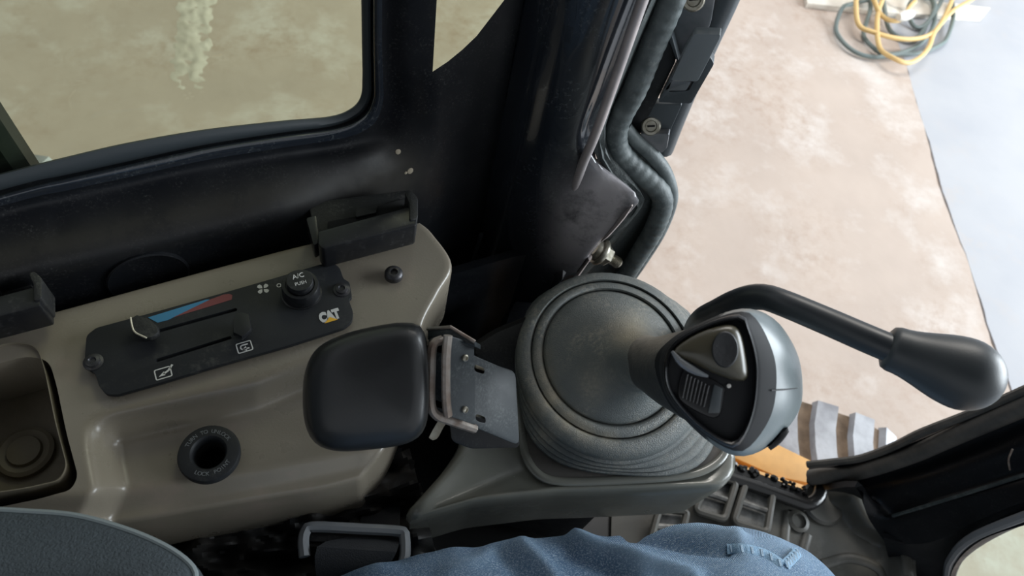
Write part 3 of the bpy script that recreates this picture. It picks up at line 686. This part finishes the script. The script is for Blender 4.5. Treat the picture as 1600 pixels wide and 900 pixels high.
# fan symbol
fc = loc2(411, 451)
for k in range(4):
    a = k*math.pi/2+.45; d = E1*math.cos(a)+E2*math.sin(a); q = ZU.cross(d)
    obj('fan_blade', prism([fc+d*.0008, fc+d*.0030-q*.0012, fc+d*.0052-q*.0008, fc+d*.0056+q*.0010, fc+d*.0046+q*.0026, fc+d*.0026+q*.0022], .0003, nrm=ZU), 'print_white', fpl, smooth=False)
obj('dot_mark', lathe([(.0021, -.0001), (.0021, .0002), (.0013, .0002), (.0013, -.0001)], loc2(436, 446), ZU, 20, False, False), 'print_white', fpl)
def rrect(c, w, h, r, th):
    o = []; i_ = []
    for s, L in ((1, o), (0, i_)):
        ww, hh = w/2-(0 if s else th), h/2-(0 if s else th)
        for q in rpoly([(-ww, -hh), (ww, -hh), (ww, hh), (-ww, hh)], r if s else max(r-th, .0002), 3): L.append(c+E1*q.x+E2*q.y)
    n = len(o); vs = o+i_; return vs, [[k, (k+1) % n, n+(k+1) % n, n+k] for k in range(n)]
def ln(pts, w, c): # flat polyline ribbon
    P = [c+E1*a+E2*b for a, b in pts]; parts = []
    for a, b in zip(P, P[1:]):
        t = (b-a).normalized(); s = ZU.cross(t)*w/2; parts.append(([a-s, b-s, b+s, a+s], [[0, 1, 2, 3]]))
    return parts
c1 = loc2(382, 542)
obj('recirculate_mark', join(rrect(c1, .0125, .0098, .0016, .0009), *ln([(.0035, -.002), (-.002, -.002), (-.003, -.0008), (-.003, .0009), (-.002, .002), (.0032, .002)], .0012, c1), ([c1+E1*a+E2*b for a, b in ((.0012, -.0042), (.0012, .0006), (-.0022, -.002))], [[0, 1, 2]])), 'print_white', fpl, smooth=False)
c2 = loc2(255, 583)
obj('fresh_air_mark', join(rrect(c2, .0125, .0098, .0016, .0009), *ln([(.0078, .0052), (.004, .0010), (.000, -.0008)], .0016, c2), ([c2+E1*a+E2*b for a, b in ((.0012, -.0022), (.0008, .0014), (-.0038, -.0022))], [[0, 1, 2]])), 'print_white', fpl, smooth=False)
lg = text('logo', 'CAT', .0128, loc2(515, 494), E1, ZU, 'print_white', fpl, .0002, .0009, .72, .92)
lc = loc2(517, 499)+ZU*.0004
obj('logo_triangle', prism([lc+E1*-.0062+E2*-.0022, lc+E1*.0054+E2*-.0022, lc+E1*-.0002+E2*.0024], .0003, nrm=ZU), 'print_yellow', fpl, smooth=False, label='yellow triangle of the logo')
# sliders
def slider(poly, h, m, edge=None):
    b = [pz(u, v, ZP+h) for u, v in poly]; c = sum(b, V((0, 0, 0)))/len(b)
    k = obj('slider_knob', loft([[c+(p-c)*s+V((0, 0, -d)) for p in b] for s, d in ((.55, h+.002), (.6, h*.6), (.92, h*.5), (1, h*.35), (1, .002), (.93, 0), (.5, -.0005))], True, True, True), m, cp, flatang=1.0)
    if edge: obj('edge_chip', tube([pz(u, v, ZP+h+.0003) for u, v in edge], .0007, 6, 12), 'bright_edge', k, label='pale worn edge')
slider([(204, 496), (213, 491), (232, 497), (247, 510), (248, 520), (238, 527), (226, 529), (210, 518)], .013, 'dusty_plastic', [(204, 496), (206, 507), (211, 519), (229, 528)])
slider([(363, 500), (369, 489), (378, 487), (389, 490), (393, 510), (391, 517), (378, 527), (364, 520)], .013, 'black_plastic')
kc = pz(471, 458, ZP)
kn = obj('fan_knob', lathe([(.0178, -.001), (.0174, .0006)]+[(.0162, .001), (.0160, .012), (.0150, .0145), (.0124, .0148), (.0120, .013)], kc, ZU, 40, True, True), 'black_plastic', cp)
kcap = obj('push_cap', lathe([(.0112, .010), (.0114, .0195), (.0106, .0212), (.0, .0216)], kc, ZU, 32), 'black_plastic', kn)
text('letters', 'A/C', .0066, kc+ZU*.0216+E2*.0040, E1, ZU, 'print_white', kn, .0002, 0, .9)
text('letters', 'PUSH', .0046, kc+ZU*.0216-E2*.0036, E1, ZU, 'print_white', kn, .0002, 0, .9)
for u, v in ((146, 566), (534, 453)):
    s = obj('screw', lathe([(.0074, -.001), (.0074, .0008), (.0054, .0014), (.0052, .003), (.003, .0036), (.002, .002), (0, .002)], pz(u, v, ZP), ZU, 20), 'screw_dark', cp, label='dusty fixing screw')
# ================================================================== plastic clips above the console
def bracket(label, du, dv, sc, right_end):
    t = thing('clip_bracket', label, 'bracket', pz(570+du, 360+dv, .98), 'plastic clip brackets along the cab wall')
    q = lambda P: [V((p[0]+du, p[1]+dv)) for p in P]
    def pr(name, P, z, th, m, bev=.0015, r=4): return obj(name, prism([pz(p.x, p.y, z) for p in rpoly(q(P), r, 3)], th, bev, nrm=ZU), m, t)
    pr('back_plate', [(482, 316), (640, 296), (652, 306), (651, 340), (505, 374), (489, 356)], 1.012, .03, 'dusty_plastic', .002)
    pr('pocket', [(512, 346), (588, 332), (590, 322), (634, 309), (640, 328), (512, 362)], 1.0145, .004, 'void_black', .0005, 2)
    pr('front_lip', [(496, 361), (640, 322), (651, 328), (651, 352), (505, 389), (497, 382)], 1.034, .030, 'black_plastic', .003)
    pr('end_cap', [(632, 300), (641, 297), (653, 308), (653, 340), (640, 344), (640, 318)], 1.036, .03, 'dusty_plastic', .002)
    pr('tab', [(556, 326), (588, 319), (588, 332), (556, 339)], 1.018, .006, 'dusty_plastic', .001, 2)
    pr('hook', [(478, 340), (494, 336), (500, 378), (490, 384)], 1.026, .02, 'black_plastic', .002)
    return t
bracket('black plastic clip bracket on the wall above the climate panel', 0, 0, 1, True)
bracket('black plastic clip bracket at the left end of the cab wall', -588, 126, 1, True)
# ================================================================== armrest
ar = thing('armrest', 'black padded armrest on a worn steel bracket beside the joystick', 'armrest', pd(600, 640, .60))
PAD = [(473, 610), (479, 572), (498, 542), (540, 521), (600, 507), (640, 504), (659, 512), (668, 540), (671, 590), (670, 640), (660, 676), (632, 694), (575, 703), (525, 705), (492, 692), (476, 660)]
obj('pad', pillow(PAD, [(.86, .560), (.95, .556), (.99, .545), (1.0, .532), (1.0, .515), (.985, .503), (.95, .494), (.88, .489), (.7, .486), (.4, .484), (.1, .4835)], 64), 'pad_vinyl', ar, flatang=2)
obj('pad_base', pillow(PAD, [(.80, .575), (.85, .574), (.86, .558)], 40), 'black_plastic', ar)
BN = (pd(800, 580, .535+.040)-pd(720, 560, .535)).cross(pd(720, 660, .545)-pd(720, 560, .535)).normalized()
def bpl(u, v, dep):
    p0 = pd(720, 590, dep); d = ray(u, v); return CAMP+d*((p0-CAMP).dot(BN)/d.dot(BN))
def dprism(P, dep, th, bev, r=3): 
    """flat steel piece facing the viewer's side, tilted like the bracket"""
    return prism([bpl(p.x, p.y, dep) for p in rpoly([V(p) for p in P], r, 3)], th, bev)
bp_ = obj('swing_plate', dprism([(674, 530), (690, 528), (742, 556), (784, 574), (806, 580), (812, 697), (742, 668), (694, 654), (674, 636)], .535, .004, .001, 12), 'steel_dark', ar, label='lower slotted steel plate')
def slotc(c, dep): return [bpl(p.x, p.y, dep) for p in rpoly([(c[0]-9, c[1]-8), (c[0]+7, c[1]-2), (c[0]+7, c[1]+8), (c[0]-9, c[1]+3)], 5, 3)]
boolean(bp_, [loft([slotc(c, .50), slotc(c, .58)], True, True, True) for c in ((750, 577), (752, 654), (687, 545), (688, 632))])
obj('slot_edge', dprism([(744, 570), (758, 575), (757, 580), (744, 576)], .545, .006, .001, 2), 'bright_edge', ar)
obj('slot_edge', dprism([(744, 645), (759, 650), (758, 656), (744, 651)], .545, .006, .001, 2), 'bright_edge', ar)
obj('top_plate', dprism([(700, 524), (741, 536), (743, 664), (700, 650)], .515, .005, .0012, 3), 'steel_dark', ar, label='upper riveted steel plate')
obj('bend', prism([pd(u, v, d) for u, v, d in ((668, 514, .525), (704, 511, .510), (742, 534, .512), (742, 541, .5135), (701, 529, .5065), (690, 530, .512), (668, 530, .522))], .012, .0008), 'steel_dark', ar, label='folded top flange')
obj('worn_edge', tube([pd(u, v, d) for u, v, d in ((668, 514, .525), (704, 511, .510), (742, 534, .512))], .0014, 8), 'steel_worn', ar)
obj('worn_edge', tube([bpl(u, v, .505) for u, v in ((700, 524), (697, 560), (697, 620), (700, 650))], .0032, 8, 20), 'steel_worn', ar)
obj('worn_edge', tube([bpl(u, v, .530) for u, v in ((690, 531), (676, 540), (673, 580), (673, 630), (681, 648), (700, 656), (742, 670))], .0036, 8, 40), 'steel_worn', ar)
for u, v in ((726, 559), (726, 640)): obj('rivet', lathe([(.0026, -.001), (.0026, .0014), (.0016, .002), (.0012, .001), (0, .001)], bpl(u, v, .5145), -BN if BN.dot(FW) > 0 else BN, 16), 'zinc', ar)
obj('release_lever', sheet(dens([cr([pd(u, v, .545) for u, v in r], 14) for r in ([(704, 655), (694, 666), (684, 684), (676, 688)], [(690, 650), (682, 662), (674, 676), (670, 684)])], 2), .003), 'zinc', ar, label='small bare metal release lever')
obj('mount', prism([pd(p.x, p.y, .60) for p in rpoly([(700, 640), (808, 640), (812, 700), (735, 702), (705, 690)], 8)], .02, .002), 'black_plastic', ar)
obj('arm', tube([pd(600, 620, .57), pd(690, 600, .56)], .012, 8), 'steel_dark', ar)
# ================================================================== joystick pedestal
ZT = .915
pe = thing('joystick_pedestal', 'grey beige moulded pedestal box under the joystick boot', 'pedestal', pz(950, 700, .49))
PO = [(738, 600), (800, 540), (1040, 560), (1128, 650), (1154, 700), (1156, 735), (1134, 760), (1000, 766), (870, 770), (730, 786), (640, 812), (634, 798), (690, 736), (716, 700)]
def pot(z, s, sh=(0, 0)):
    P = crc([(p.x, p.y) for p in rpoly(PO, 14, 3)], 100); c = V((930, 680))
    pw = [pz(p.x, p.y, ZT) for p in P]; cw = pz(930, 680, ZT)
    return [V((cw.x+(p.x-cw.x)*s+sh[0], cw.y+(p.y-cw.y)*s+sh[1], z)) for p in pw]
obj('body', loft([pot(.800, .86), pot(.805, .93), pot(.82, .975), pot(.86, .99), pot(.895, 1.0), pot(.905, 1.0), pot(.911, .985), pot(.915, .955), pot(.9152, .90), pot(.912, .86), pot(.910, .4)], True, True, True), 'pod_grey', pe, flatang=1.2)
RIMP = [(806, 600), (812, 650), (820, 706), (838, 738), (872, 752), (960, 751), (1064, 744), (1110, 730), (1134, 704), (1138, 664), (1120, 630)]
obj('rim', tube([pz(u, v, ZT+.0012) for u, v in RIMP], .0042, 10, 70, flat=.7), 'pod_grey', pe)
obj('recess', prism([pz(u, v, ZT+.0012) for u, v in [(p.x, p.y) for p in cr([V((a, b, 0)) for a, b in RIMP], 40)]], .003, nrm=ZU), 'recess_brown', pe, label='dusty brown recess round the boot')
obj('column', box((.10, .40, .65), (.20, .20, .32), bev=.03), 'black_paint', pe)
obj('collar', pillow([(732, 548), (760, 522), (795, 505), (835, 496), (850, 550), (830, 610), (795, 604), (765, 580)], [(1, .74), (1, .715), (.97, .702), (.85, .694), (.5, .69), (.1, .69)], 40), 'dusty_plastic', pe, label='dark flexible cover behind the armrest bracket')
# ================================================================== joystick
jo = thing('joystick', 'black joystick with ribbed rubber boot and thumb switches beside the armrest', 'joystick', pz(960, 600, ZT))
ang0 = math.radians(14)
def bring(z, r, c, sq, tilt=0, n=64):
    w = pz(c[0], c[1], z); o = []
    for k in range(n):
        a = 2*math.pi*k/n; ca, sa = math.cos(a), math.sin(a)
        q = (abs(ca)**sq+abs(sa)**sq)**(-1/sq); x, y = r*q*ca, r*q*sa
        wx, wy = x*math.cos(ang0)-y*math.sin(ang0), x*math.sin(ang0)+y*math.cos(ang0)
        o.append(V((w.x+wx, w.y+wy*math.cos(tilt), z+wy*math.sin(tilt)+.02*tilt*wx)))
    return o
TL = .17
BR = [(1.062, .0235, (1036, 573)), (1.046, .0240, (1020, 569)), (1.030, .0262, (1005, 565)), (1.016, .0310, (990, 561)), (1.004, .039, (977, 558)), (.995, .048, (967, 556)), (.989, .057, (961, 555)), (.9855, .0630, (958, 555)), (.9830, .0652, (957, 555)),
      (.9800, .0660, (957, 555)), (.9795, .0668, (957, 555)), (.9835, .0676, (957, 555)), (.9845, .0690, (957, 555)), (.9835, .0735, (957, 556)), (.9815, .0765, (957, 557)), (.9775, .0772, (957, 557)), (.9772, .0778, (957, 557)), (.9820, .0786, (957, 557)), (.9828, .0800, (957, 558)), (.9805, .0870, (957, 560)), (.9765, .0915, (957, 563)), (.971, .0932, (957, 566)), (.967, .0918, (957, 569))]
prof = []
z, i = .963, 0
while z > ZT+.004:
    f = (.963-z)/.048; g_ = .011*f; prof += [(z, .0845+g_, f), (z-.0006, .0905+g_, f), (z-.0016, .0945+g_, f), (z-.0040, .0960+g_, f), (z-.0064, .0950+g_, f), (z-.0078, .0905+g_, f), (z-.0088, .0845+g_, f)]; z -= .0112
rings = [bring(z, r, c, 2.0, TL) for z, r, c in BR]
for z, r, f in prof: rings.append(bring(z, r, (957+13*f, 571+20*f), 2.0+1.3*min(1, f*1.2), TL*(1-f)))
rings.append(bring(ZT-.004, .090, (962, 598), 3.3))
bt = obj('boot', loft(rings, True, False, True), 'boot_rubber', jo, flatang=1.0)
wear_glint_mask(bt, [((850, 590), 16, .7), ((862, 625), 16, .9), ((885, 655), 16, 1), ((915, 675), 15, .8), ((950, 683), 14, .5), ((846, 555), 14, .4), ((985, 520), 26, .8), ((930, 600), 30, .35), ((835, 640), 14, .5), ((850, 680), 12, .5)])
# moulding lines on the boot
obj('mould_line', tube([pz(u, v, z) for u, v, z in ((866, 554, .984), (884, 556, .9905), (905, 557, .9935), (925, 559, .997))], .0004, 6, 16), 'rubber_black', jo)
g = [
 ([(1008+27*1.6*math.cos(a*.5), 567+27*1.6*math.sin(a*.5)) for a in range(13)], .612),
 ([(1026+46*math.cos(a*.5), 571+45*math.sin(a*.5)) for a in range(13)], .585),
 ([(1058+56*math.cos(a*.5), 580+60*math.sin(a*.5)) for a in range(13)], .555),
 ([(1030, 565), (1060, 525), (1110, 505), (1150, 495), (1195, 505), (1228, 555), (1235, 615), (1205, 670), (1160, 695), (1110, 680), (1060, 640)], .520),
 ([(1030, 575), (1045, 533), (1100, 503), (1160, 484), (1210, 500), (1243, 548), (1253, 600), (1246, 645), (1203, 694), (1152, 711), (1100, 684), (1048, 628)], .480),
 ([(1032, 575), (1045, 533), (1102, 501), (1160, 482), (1204, 496), (1240, 548), (1250, 600), (1240, 648), (1198, 698), (1150, 712), (1097, 680), (1044, 624)], .462),
 ([(1034, 575), (1048, 534), (1104, 502), (1160, 484), (1194, 499), (1224, 550), (1232, 600), (1222, 650), (1184, 699), (1147, 708), (1094, 676), (1044, 622)], .444),
 ([(1036, 575), (1050, 535), (1105, 503), (1158, 488), (1180, 504), (1201, 555), (1204, 600), (1196, 650), (1168, 695), (1143, 702), (1092, 671), (1046, 620)], .434),
 ([(1039, 575), (1053, 538), (1106, 507), (1156, 494), (1170, 515), (1182, 560), (1183, 602), (1177, 645), (1161, 684), (1140, 696), (1090, 665), (1048, 617)], .429)]
gr = [[pd(p.x, p.y, d) for p in polar(crc(P, 80), sum((V(q) for q in P), V((0, 0)))/len(P), 56)] for P, d in g]
FACE = crc(g[-1][0], 80); fcn = sum(FACE, V((0, 0)))/len(FACE)
gr = dens(gr, 3)
GP = obj('grip', loft(gr, True, False, True), 'grip_rubber', jo, flatang=1.4)
GP.data.materials.append(MATS['grip_black']); GP.data.materials.append(MATS['neck_rubber']); GP.data.materials.append(MATS['bezel_shade_rubber']); wear_glint_mask(GP, [((1000, 522), 34, 1.0), ((1040, 528), 24, .8)]); bp0 = wloc(GP)
for f in GP.data.polygons:
    u, v = topx(f.center+bp0); k = f.index//56
    f.material_index = 3 if k >= 20 or f.index >= 56*24 or (k >= 8 and u < 1128-.25*max(0, v-600)) else (2 if k < 8 else 0)  # left flank takes the dark bezel rubber: its shaded side is painted in
obj('shaft', tube([pd(960, 560, .67), pd(1004, 566, .618)], .016, 12), 'rubber_black', jo)
# shiny black switch face with raised rim
fo = polar(FACE, fcn, 56)
obj('face', loft([[pd(*(fcn+(p-fcn)*s), d) for p in fo] for s, d in ((1.03, .431), (1.02, .4265), (.985, .4245), (.95, .4255), (.90, .432), (.5, .433))], True, False, True), 'grip_black', GP, label='glossy black switch face')
TP = [(1050, 551), (1072, 530), (1105, 514), (1140, 507), (1156, 517), (1165, 550), (1168, 590), (1150, 595), (1115, 583), (1078, 566)]
tp = obj('thumb_pad', pillow(TP, [(1, .434), (1, .427), (.95, .4235), (.8, .4215), (.4, .420), (.05, .420)], 48), 'grip_olive', GP, label='olive tinted glossy thumb pad')
obj('thumb_button', pillow([(1133+21*math.cos(a*.524), 546+29*math.sin(a*.524)) for a in range(12)], [(1, .424), (1, .4195), (.92, .4185), (.5, .4187), (.05, .419)], 32), 'rubber_black', tp, label='round matt black button')
obj('pad_highlight', tube([pd(u, v, .4225) for u, v in ((1050, 549), (1064, 566), (1086, 580), (1106, 588))], lambda t: .0009+.0016*math.sin(math.pi*t), 8, 20), 'latch_metal', GP, label='painted pale highlight below the thumb pad')  # added pale strip, a painted highlight along the pad's lower crest
RK = [(1066, 578), (1082, 577), (1130, 602), (1132, 618), (1126, 648), (1110, 653), (1070, 632), (1058, 614)]
rk = obj('rocker_switch', pillow(RK, [(1, .434), (1, .4295), (.95, .4275), (.8, .427), (.05, .4272)], 40), 'black_plastic', GP)
for i in range(7):
    u0, v0 = 1074+i*5.5, 585+i*2.9
    obj('rib', tube([pd(u0, v0, .4268), pd(u0-8, v0+37-i*.6, .4268)], .0007, 6), 'black_plastic', rk)
obj('rocker_end', prism([pd(u, v, .4262) for u, v in ((1116, 600), (1130, 607), (1125, 646), (1106, 646))], .004, .001), 'latch_black', rk)
obj('highlight_dot', lathe([(.0013, -.001), (.0013, .0004), (0, .0008)], pd(1139, 603, .4275), -ray(1139, 603), 12), 'plug_white', GP)  # white dot painted in for a small highlight, not a lamp
obj('seam', tube([pd(u, v, d) for u, v, d in ((1205, 610, .4335), (1222, 609, .439), (1240, 607, .451), (1252, 606, .468))], .0005, 6, 14), 'rubber_black', GP)
obj('scuff', pillow([(1226, 668), (1234, 672), (1222, 690), (1204, 704), (1200, 698), (1214, 684)], [(1, .475), (1, .4575), (.7, .4565), (.1, .4565)], 20), 'grip_black', GP, label='dark worn patch')
# ================================================================== bent control lever
lv = thing('control_lever', 'bent black steel control lever with pear shaped knob in front of the joystick', 'lever', pz(1095, 560, .86))
PL = [pz(1072, 600, .86), pz(1078, 540, .93), pd(1092, 505, .60), pd(1125, 484, .56), pd(1160, 468, .535), pd(1192, 464, .52), pd(1225, 474, .508), pd(1290, 501, .492), pd(1350, 527, .478), pd(1400, 548, .468)]
obj('shaft', tube(PL, lambda t: .0098, 16, 80), 'lever_steel', lv)
k0, k1 = pd(1384, 541, .474), pd(1570, 607, .452); kd = (k1-k0)
n_k = kd.length
KP = [(.0, .0), (.0115, .0), (.0142, .0015), (.0155, .005)]+[(.0155+.0085*sm(0, 1, t), .005+t*(n_k-.030)) for t in [i/10 for i in range(1, 11)]]
rE = .024; hE = n_k-.025
KP += [(rE*math.cos(a), hE+.0245*math.sin(a)) for a in [math.pi/2*i/10 for i in range(1, 11)]]
obj('knob', lathe(KP, k0, kd, 40, False, True), 'knob_plastic', lv, flatang=1.2)
# ================================================================== seat, belt, cloth
se = thing('operator_seat', 'dark blue grey fabric operator seat in the lower left corner', 'seat', (-.30, -.20, .50))
def sbox(c, h, n=28, m=56, e=4.0, bul=0):
    rings = []
    for i in range(n+1):
        ph = -math.pi/2+math.pi*i/n; row = []
        cp_, sp = math.cos(ph), math.sin(ph)
        sg = lambda x, k: math.copysign(abs(x)**k, x)
        for j in range(m):
            th = 2*math.pi*j/m
            row.append(V((c[0]+h[0]*sg(cp_, 2/e)*sg(math.cos(th), 2/e), c[1]+h[1]*sg(cp_, 2/e)*sg(math.sin(th), 2/e), c[2]+h[2]*sg(sp, 2/e))))
        rings.append(row)
    return loft(rings, True)
SE = [(-120, 800), (-40, 793), (40, 796), (120, 803), (200, 825), (262, 852), (300, 880), (309, 905), (300, 960)]
def seatz(k): return cr([pz(u, v+k*.0, 1.03) for u, v in SE], 50)
s0 = seatz(0); cen = V((-.34, -.17, 0))
def srow(off, z): 
    o = []
    for i, p in enumerate(s0):
        t = s0[min(i+1, 49)]-s0[max(i-1, 0)]; n = V((t.y, -t.x, 0)).normalized()
        if n.dot(V((cen.x, cen.y, 0))-V((p.x, p.y, 0))) < 0: n = -n
        o.append(V((p.x+n.x*off, p.y+n.y*off, z)))
    return o
obj('bolster', sheet(dens([srow(.03, .80), srow(.006, .93), srow(0, 1.005), srow(-.0, 1.024), srow(.004, 1.032), srow(.02, 1.038), srow(.05, 1.044), srow(.11, 1.042)], 4), .012), 'seat_fabric', se)
obj('piping', tube([p+V((0, 0, .001)) for p in srow(.0012, 1.029)], .0020, 8), 'seat_piping', se)
obj('cushion', sbox((.05, -.19, .735), (.26, .22, .05)), 'seat_fabric', se)
obj('backrest', sbox((-.56, -.26, 1.15), (.08, .18, .35)), 'seat_fabric', se)
obj('lumbar', sbox((-.42, -.22, .99), (.20, .22, .05)), 'seat_fabric', se)
obj('base', box((.0, -.19, .59), (.40, .38, .19), bev=.02), 'black_plastic', se)
sb = thing('seat_belt', 'black seat belt webbing running through a grey guide beside the seat', 'seat belt', pz(555, 850, .80))
q = [(476, 870), (474, 845), (478, 829), (490, 823), (560, 826), (625, 830), (632, 838), (633, 865), (630, 880)]
obj('guide', tube([pz(u, v, .90) for u, v in q], .0048, 8, 50), 'guide_grey', sb, label='grey rectangular belt guide')
obj('guide_back', prism([pz(u, v, .893) for u, v in ((484, 832), (626, 838), (626, 850), (484, 846))], .004, .001), 'dusty_plastic', sb)
obj('webbing', sheet(dens([cr([pz(u, v, z) for u, v, z in r], 24) for r in ([(575, 740, .80), (565, 790, .84), (556, 832, .885), (500, 850, .905), (492, 880, .90), (500, 930, .88)], [(628, 740, .80), (626, 790, .84), (624, 832, .885), (622, 856, .905), (610, 885, .90), (610, 930, .88)])], 8), .0015), 'webbing', sb)
obj('strap', sheet(dens([cr([pz(u, v, .78) for u, v in r], 20) for r in ([(600, 700), (540, 780), (500, 850)], [(628, 700), (628, 780), (600, 850)])], 4), .0015), 'webbing', sb)
def crump(u, v): 
    return .865+.045*noise.noise(V((u*.012, v*.028, 1)))+.02*noise.noise(V((u*.03, v*.06, 5)))
cl = obj('floor_cover', sheet(coons([(180, 800), (300, 780), (430, 760), (560, 735), (640, 700)], [(180, 960), (350, 960), (520, 950), (700, 940)], [(180, 800), (180, 960)], [(640, 700), (700, 940)], 46, 70, crump), .003), 'black_cloth')
tag(cl, 'crumpled black cover tucked between the beige console and the seat', 'cover')
# ================================================================== person in jeans, one continuous lower body
def legrings(path, rads, n=40, m=40, fold=1.0):
    P = cr(path, n); rings = []; prev = V((0, 1, 0))
    for i, p in enumerate(P):
        t = (P[min(i+1, n-1)]-P[max(i-1, 0)]).normalized(); a = (prev-t*prev.dot(t)).normalized(); b = t.cross(a); prev = a
        f = i/(n-1)*(len(rads)-1); k = min(int(f), len(rads)-2); r = rads[k]+(rads[k+1]-rads[k])*(f-k)
        rings.append([p+(a*math.cos(2*math.pi*j/m)+b*math.sin(2*math.pi*j/m))*r for j in range(m)])
    return loft(rings, True, True, True)
LH, LK = V((-.06, -.020, .885)), V((.285, .158, .925))
left = legrings([LH, V((.02, .042, .895)), V((.10, .083, .905)), V((.20, .125, .918)), LK, V((.335, .168, .87)), V((.36, .170, .76)), V((.37, .170, .60)), V((.37, .168, .545))], [.105, .100, .095, .088, .080, .078, .070, .066, .060])
lfoot = legrings([V((.32, .168, .535)), V((.38, .168, .540)), V((.46, .170, .525)), V((.53, .172, .515))], [.035, .045, .040, .026], 16, 20)
right = legrings([V((-.06, -.26, .885)), V((.04, -.29, .89)), V((.20, -.33, .90)), V((.32, -.36, .90)), V((.38, -.37, .83)), V((.40, -.37, .70)), V((.40, -.37, .55))], [.105, .10, .092, .082, .075, .068, .058])
rfoot = legrings([V((.34, -.37, .535)), V((.40, -.37, .540)), V((.48, -.375, .525)), V((.56, -.38, .515))], [.035, .045, .040, .026], 16, 20)
hips = legrings([V((-.05, -.27, .90)), V((-.05, -.13, .91)), V((-.05, .02, .90))], [.10, .11, .10], 24, 32)
waist = legrings([V((-.05, -.13, .90)), V((-.06, -.15, 1.02)), V((-.06, -.17, 1.12))], [.115, .115, .11], 14, 32)
tmp = obj('tmp', join(left, lfoot, right, rfoot, hips, waist), 'jeans')
md = tmp.modifiers.new('r', 'REMESH'); md.mode = 'VOXEL'; md.voxel_size = .006
bpy.context.view_layer.update()
me = bpy.data.meshes.new_from_object(tmp.evaluated_get(bpy.context.evaluated_depsgraph_get()))
tl = tmp.location.copy(); bpy.data.objects.remove(tmp)
pv_ = [w.co+tl for w in me.vertices]; pf = [list(p.vertices) for p in me.polygons]; bpy.data.meshes.remove(me)
bmp = bmesh.new(); vv = [bmp.verts.new(p) for p in pv_]
for f in pf: bmp.faces.new([vv[i] for i in f])
for _ in range(14): bmesh.ops.smooth_vert(bmp, verts=bmp.verts, factor=.5, use_axis_x=True, use_axis_y=True, use_axis_z=True)
bmp.normal_update()
def segd(u, v, a, b):
    dx, dy = b[0]-a[0], b[1]-a[1]; t = min(1, max(0, ((u-a[0])*dx+(v-a[1])*dy)/(dx*dx+dy*dy))); return math.hypot(u-a[0]-t*dx, v-a[1]-t*dy)
FOLDS = [([(985, 836), (1060, 850), (1140, 866)], -.010, 10), ([(1010, 826), (1090, 836), (1150, 850)], .006, 12), ([(900, 846), (985, 872), (1085, 905)], .007, 11), ([(890, 868), (960, 895), (1010, 930)], -.005, 13),
         ([(818, 856), (838, 872), (868, 905)], .005, 12), ([(790, 868), (805, 885), (825, 920)], -.004, 14), ([(700, 892), (740, 882), (765, 868)], .003, 12), ([(1150, 846), (1215, 856), (1255, 880)], .004, 10)]
WEAR = {}; bmp.verts.index_update()
for w in bmp.verts:   # cloth folds
    p = w.co
    if p.z < .57: continue
    d = .006*noise.noise(V((p.x*11-p.y*16, p.y*7+p.z*5, p.z*10)))+.003*noise.noise(V((p.x*34+p.y*20, p.y*12, p.z*24)))
    if p.z > .86 and p.y > 0:
        u, v = topx(p)
        for L_, amp, wd in FOLDS:
            q = min(segd(u, v, L_[k], L_[k+1]) for k in range(len(L_)-1)); d += amp*math.exp(-(q/wd)**2)
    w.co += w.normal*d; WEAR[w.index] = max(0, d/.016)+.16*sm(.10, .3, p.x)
bmp.verts.index_update()
pe_ = obj('person', ([w.co.copy() for w in bmp.verts], [[w.index for w in f.verts] for f in bmp.faces]), 'jeans', flatang=3)
bmp.free()
at_ = pe_.data.attributes.new('wear_glint', 'FLOAT', 'POINT')
for i_w, x_w in WEAR.items(): at_.data[i_w].value = min(1, x_w)
pe_.data.materials.append(MATS['shoe'])
oz = pe_.location
for f in pe_.data.polygons:
    if (f.center+oz).z < .575: f.material_index = 1
tag(pe_, 'seated person in faded blue jeans, left thigh and knee beside the pedestal', 'person')

# seam and stitching found on the cloth itself
from mathutils.bvhtree import BVHTree
bvh = BVHTree.FromPolygons([w.co+oz for w in pe_.data.vertices], [list(p.vertices) for p in pe_.data.polygons])
def cloth(u, v, lift=.0012):
    h = bvh.ray_cast(CAMP, ray(u, v).normalized())
    return h[0]+h[1]*lift if h[0] else None
def seam(name, pts, w):
    P = [cloth(p.x, p.y) for p in cr([V((a, b, 0)) for a, b in pts], 30)]; P = [p for p in P if p]
    if len(P) < 6: return
    obj(name, tube(P, w, 8, 40, flat=.22), 'jeans_seam', pe_, label='pale felled seam')
    for p in P[2:-1:5]: obj('stitch', box(p+V((0, 0, w*.20)), (.0020, .0055, .0010), (1, .3, 0), (-.3, 1, 0)), 'jeans_light', pe_)
seam('seam', [(1136, 858), (1165, 860), (1195, 868), (1222, 884)], .0042)
seam('seam', [(1226, 884), (1238, 872), (1246, 864)], .0042)
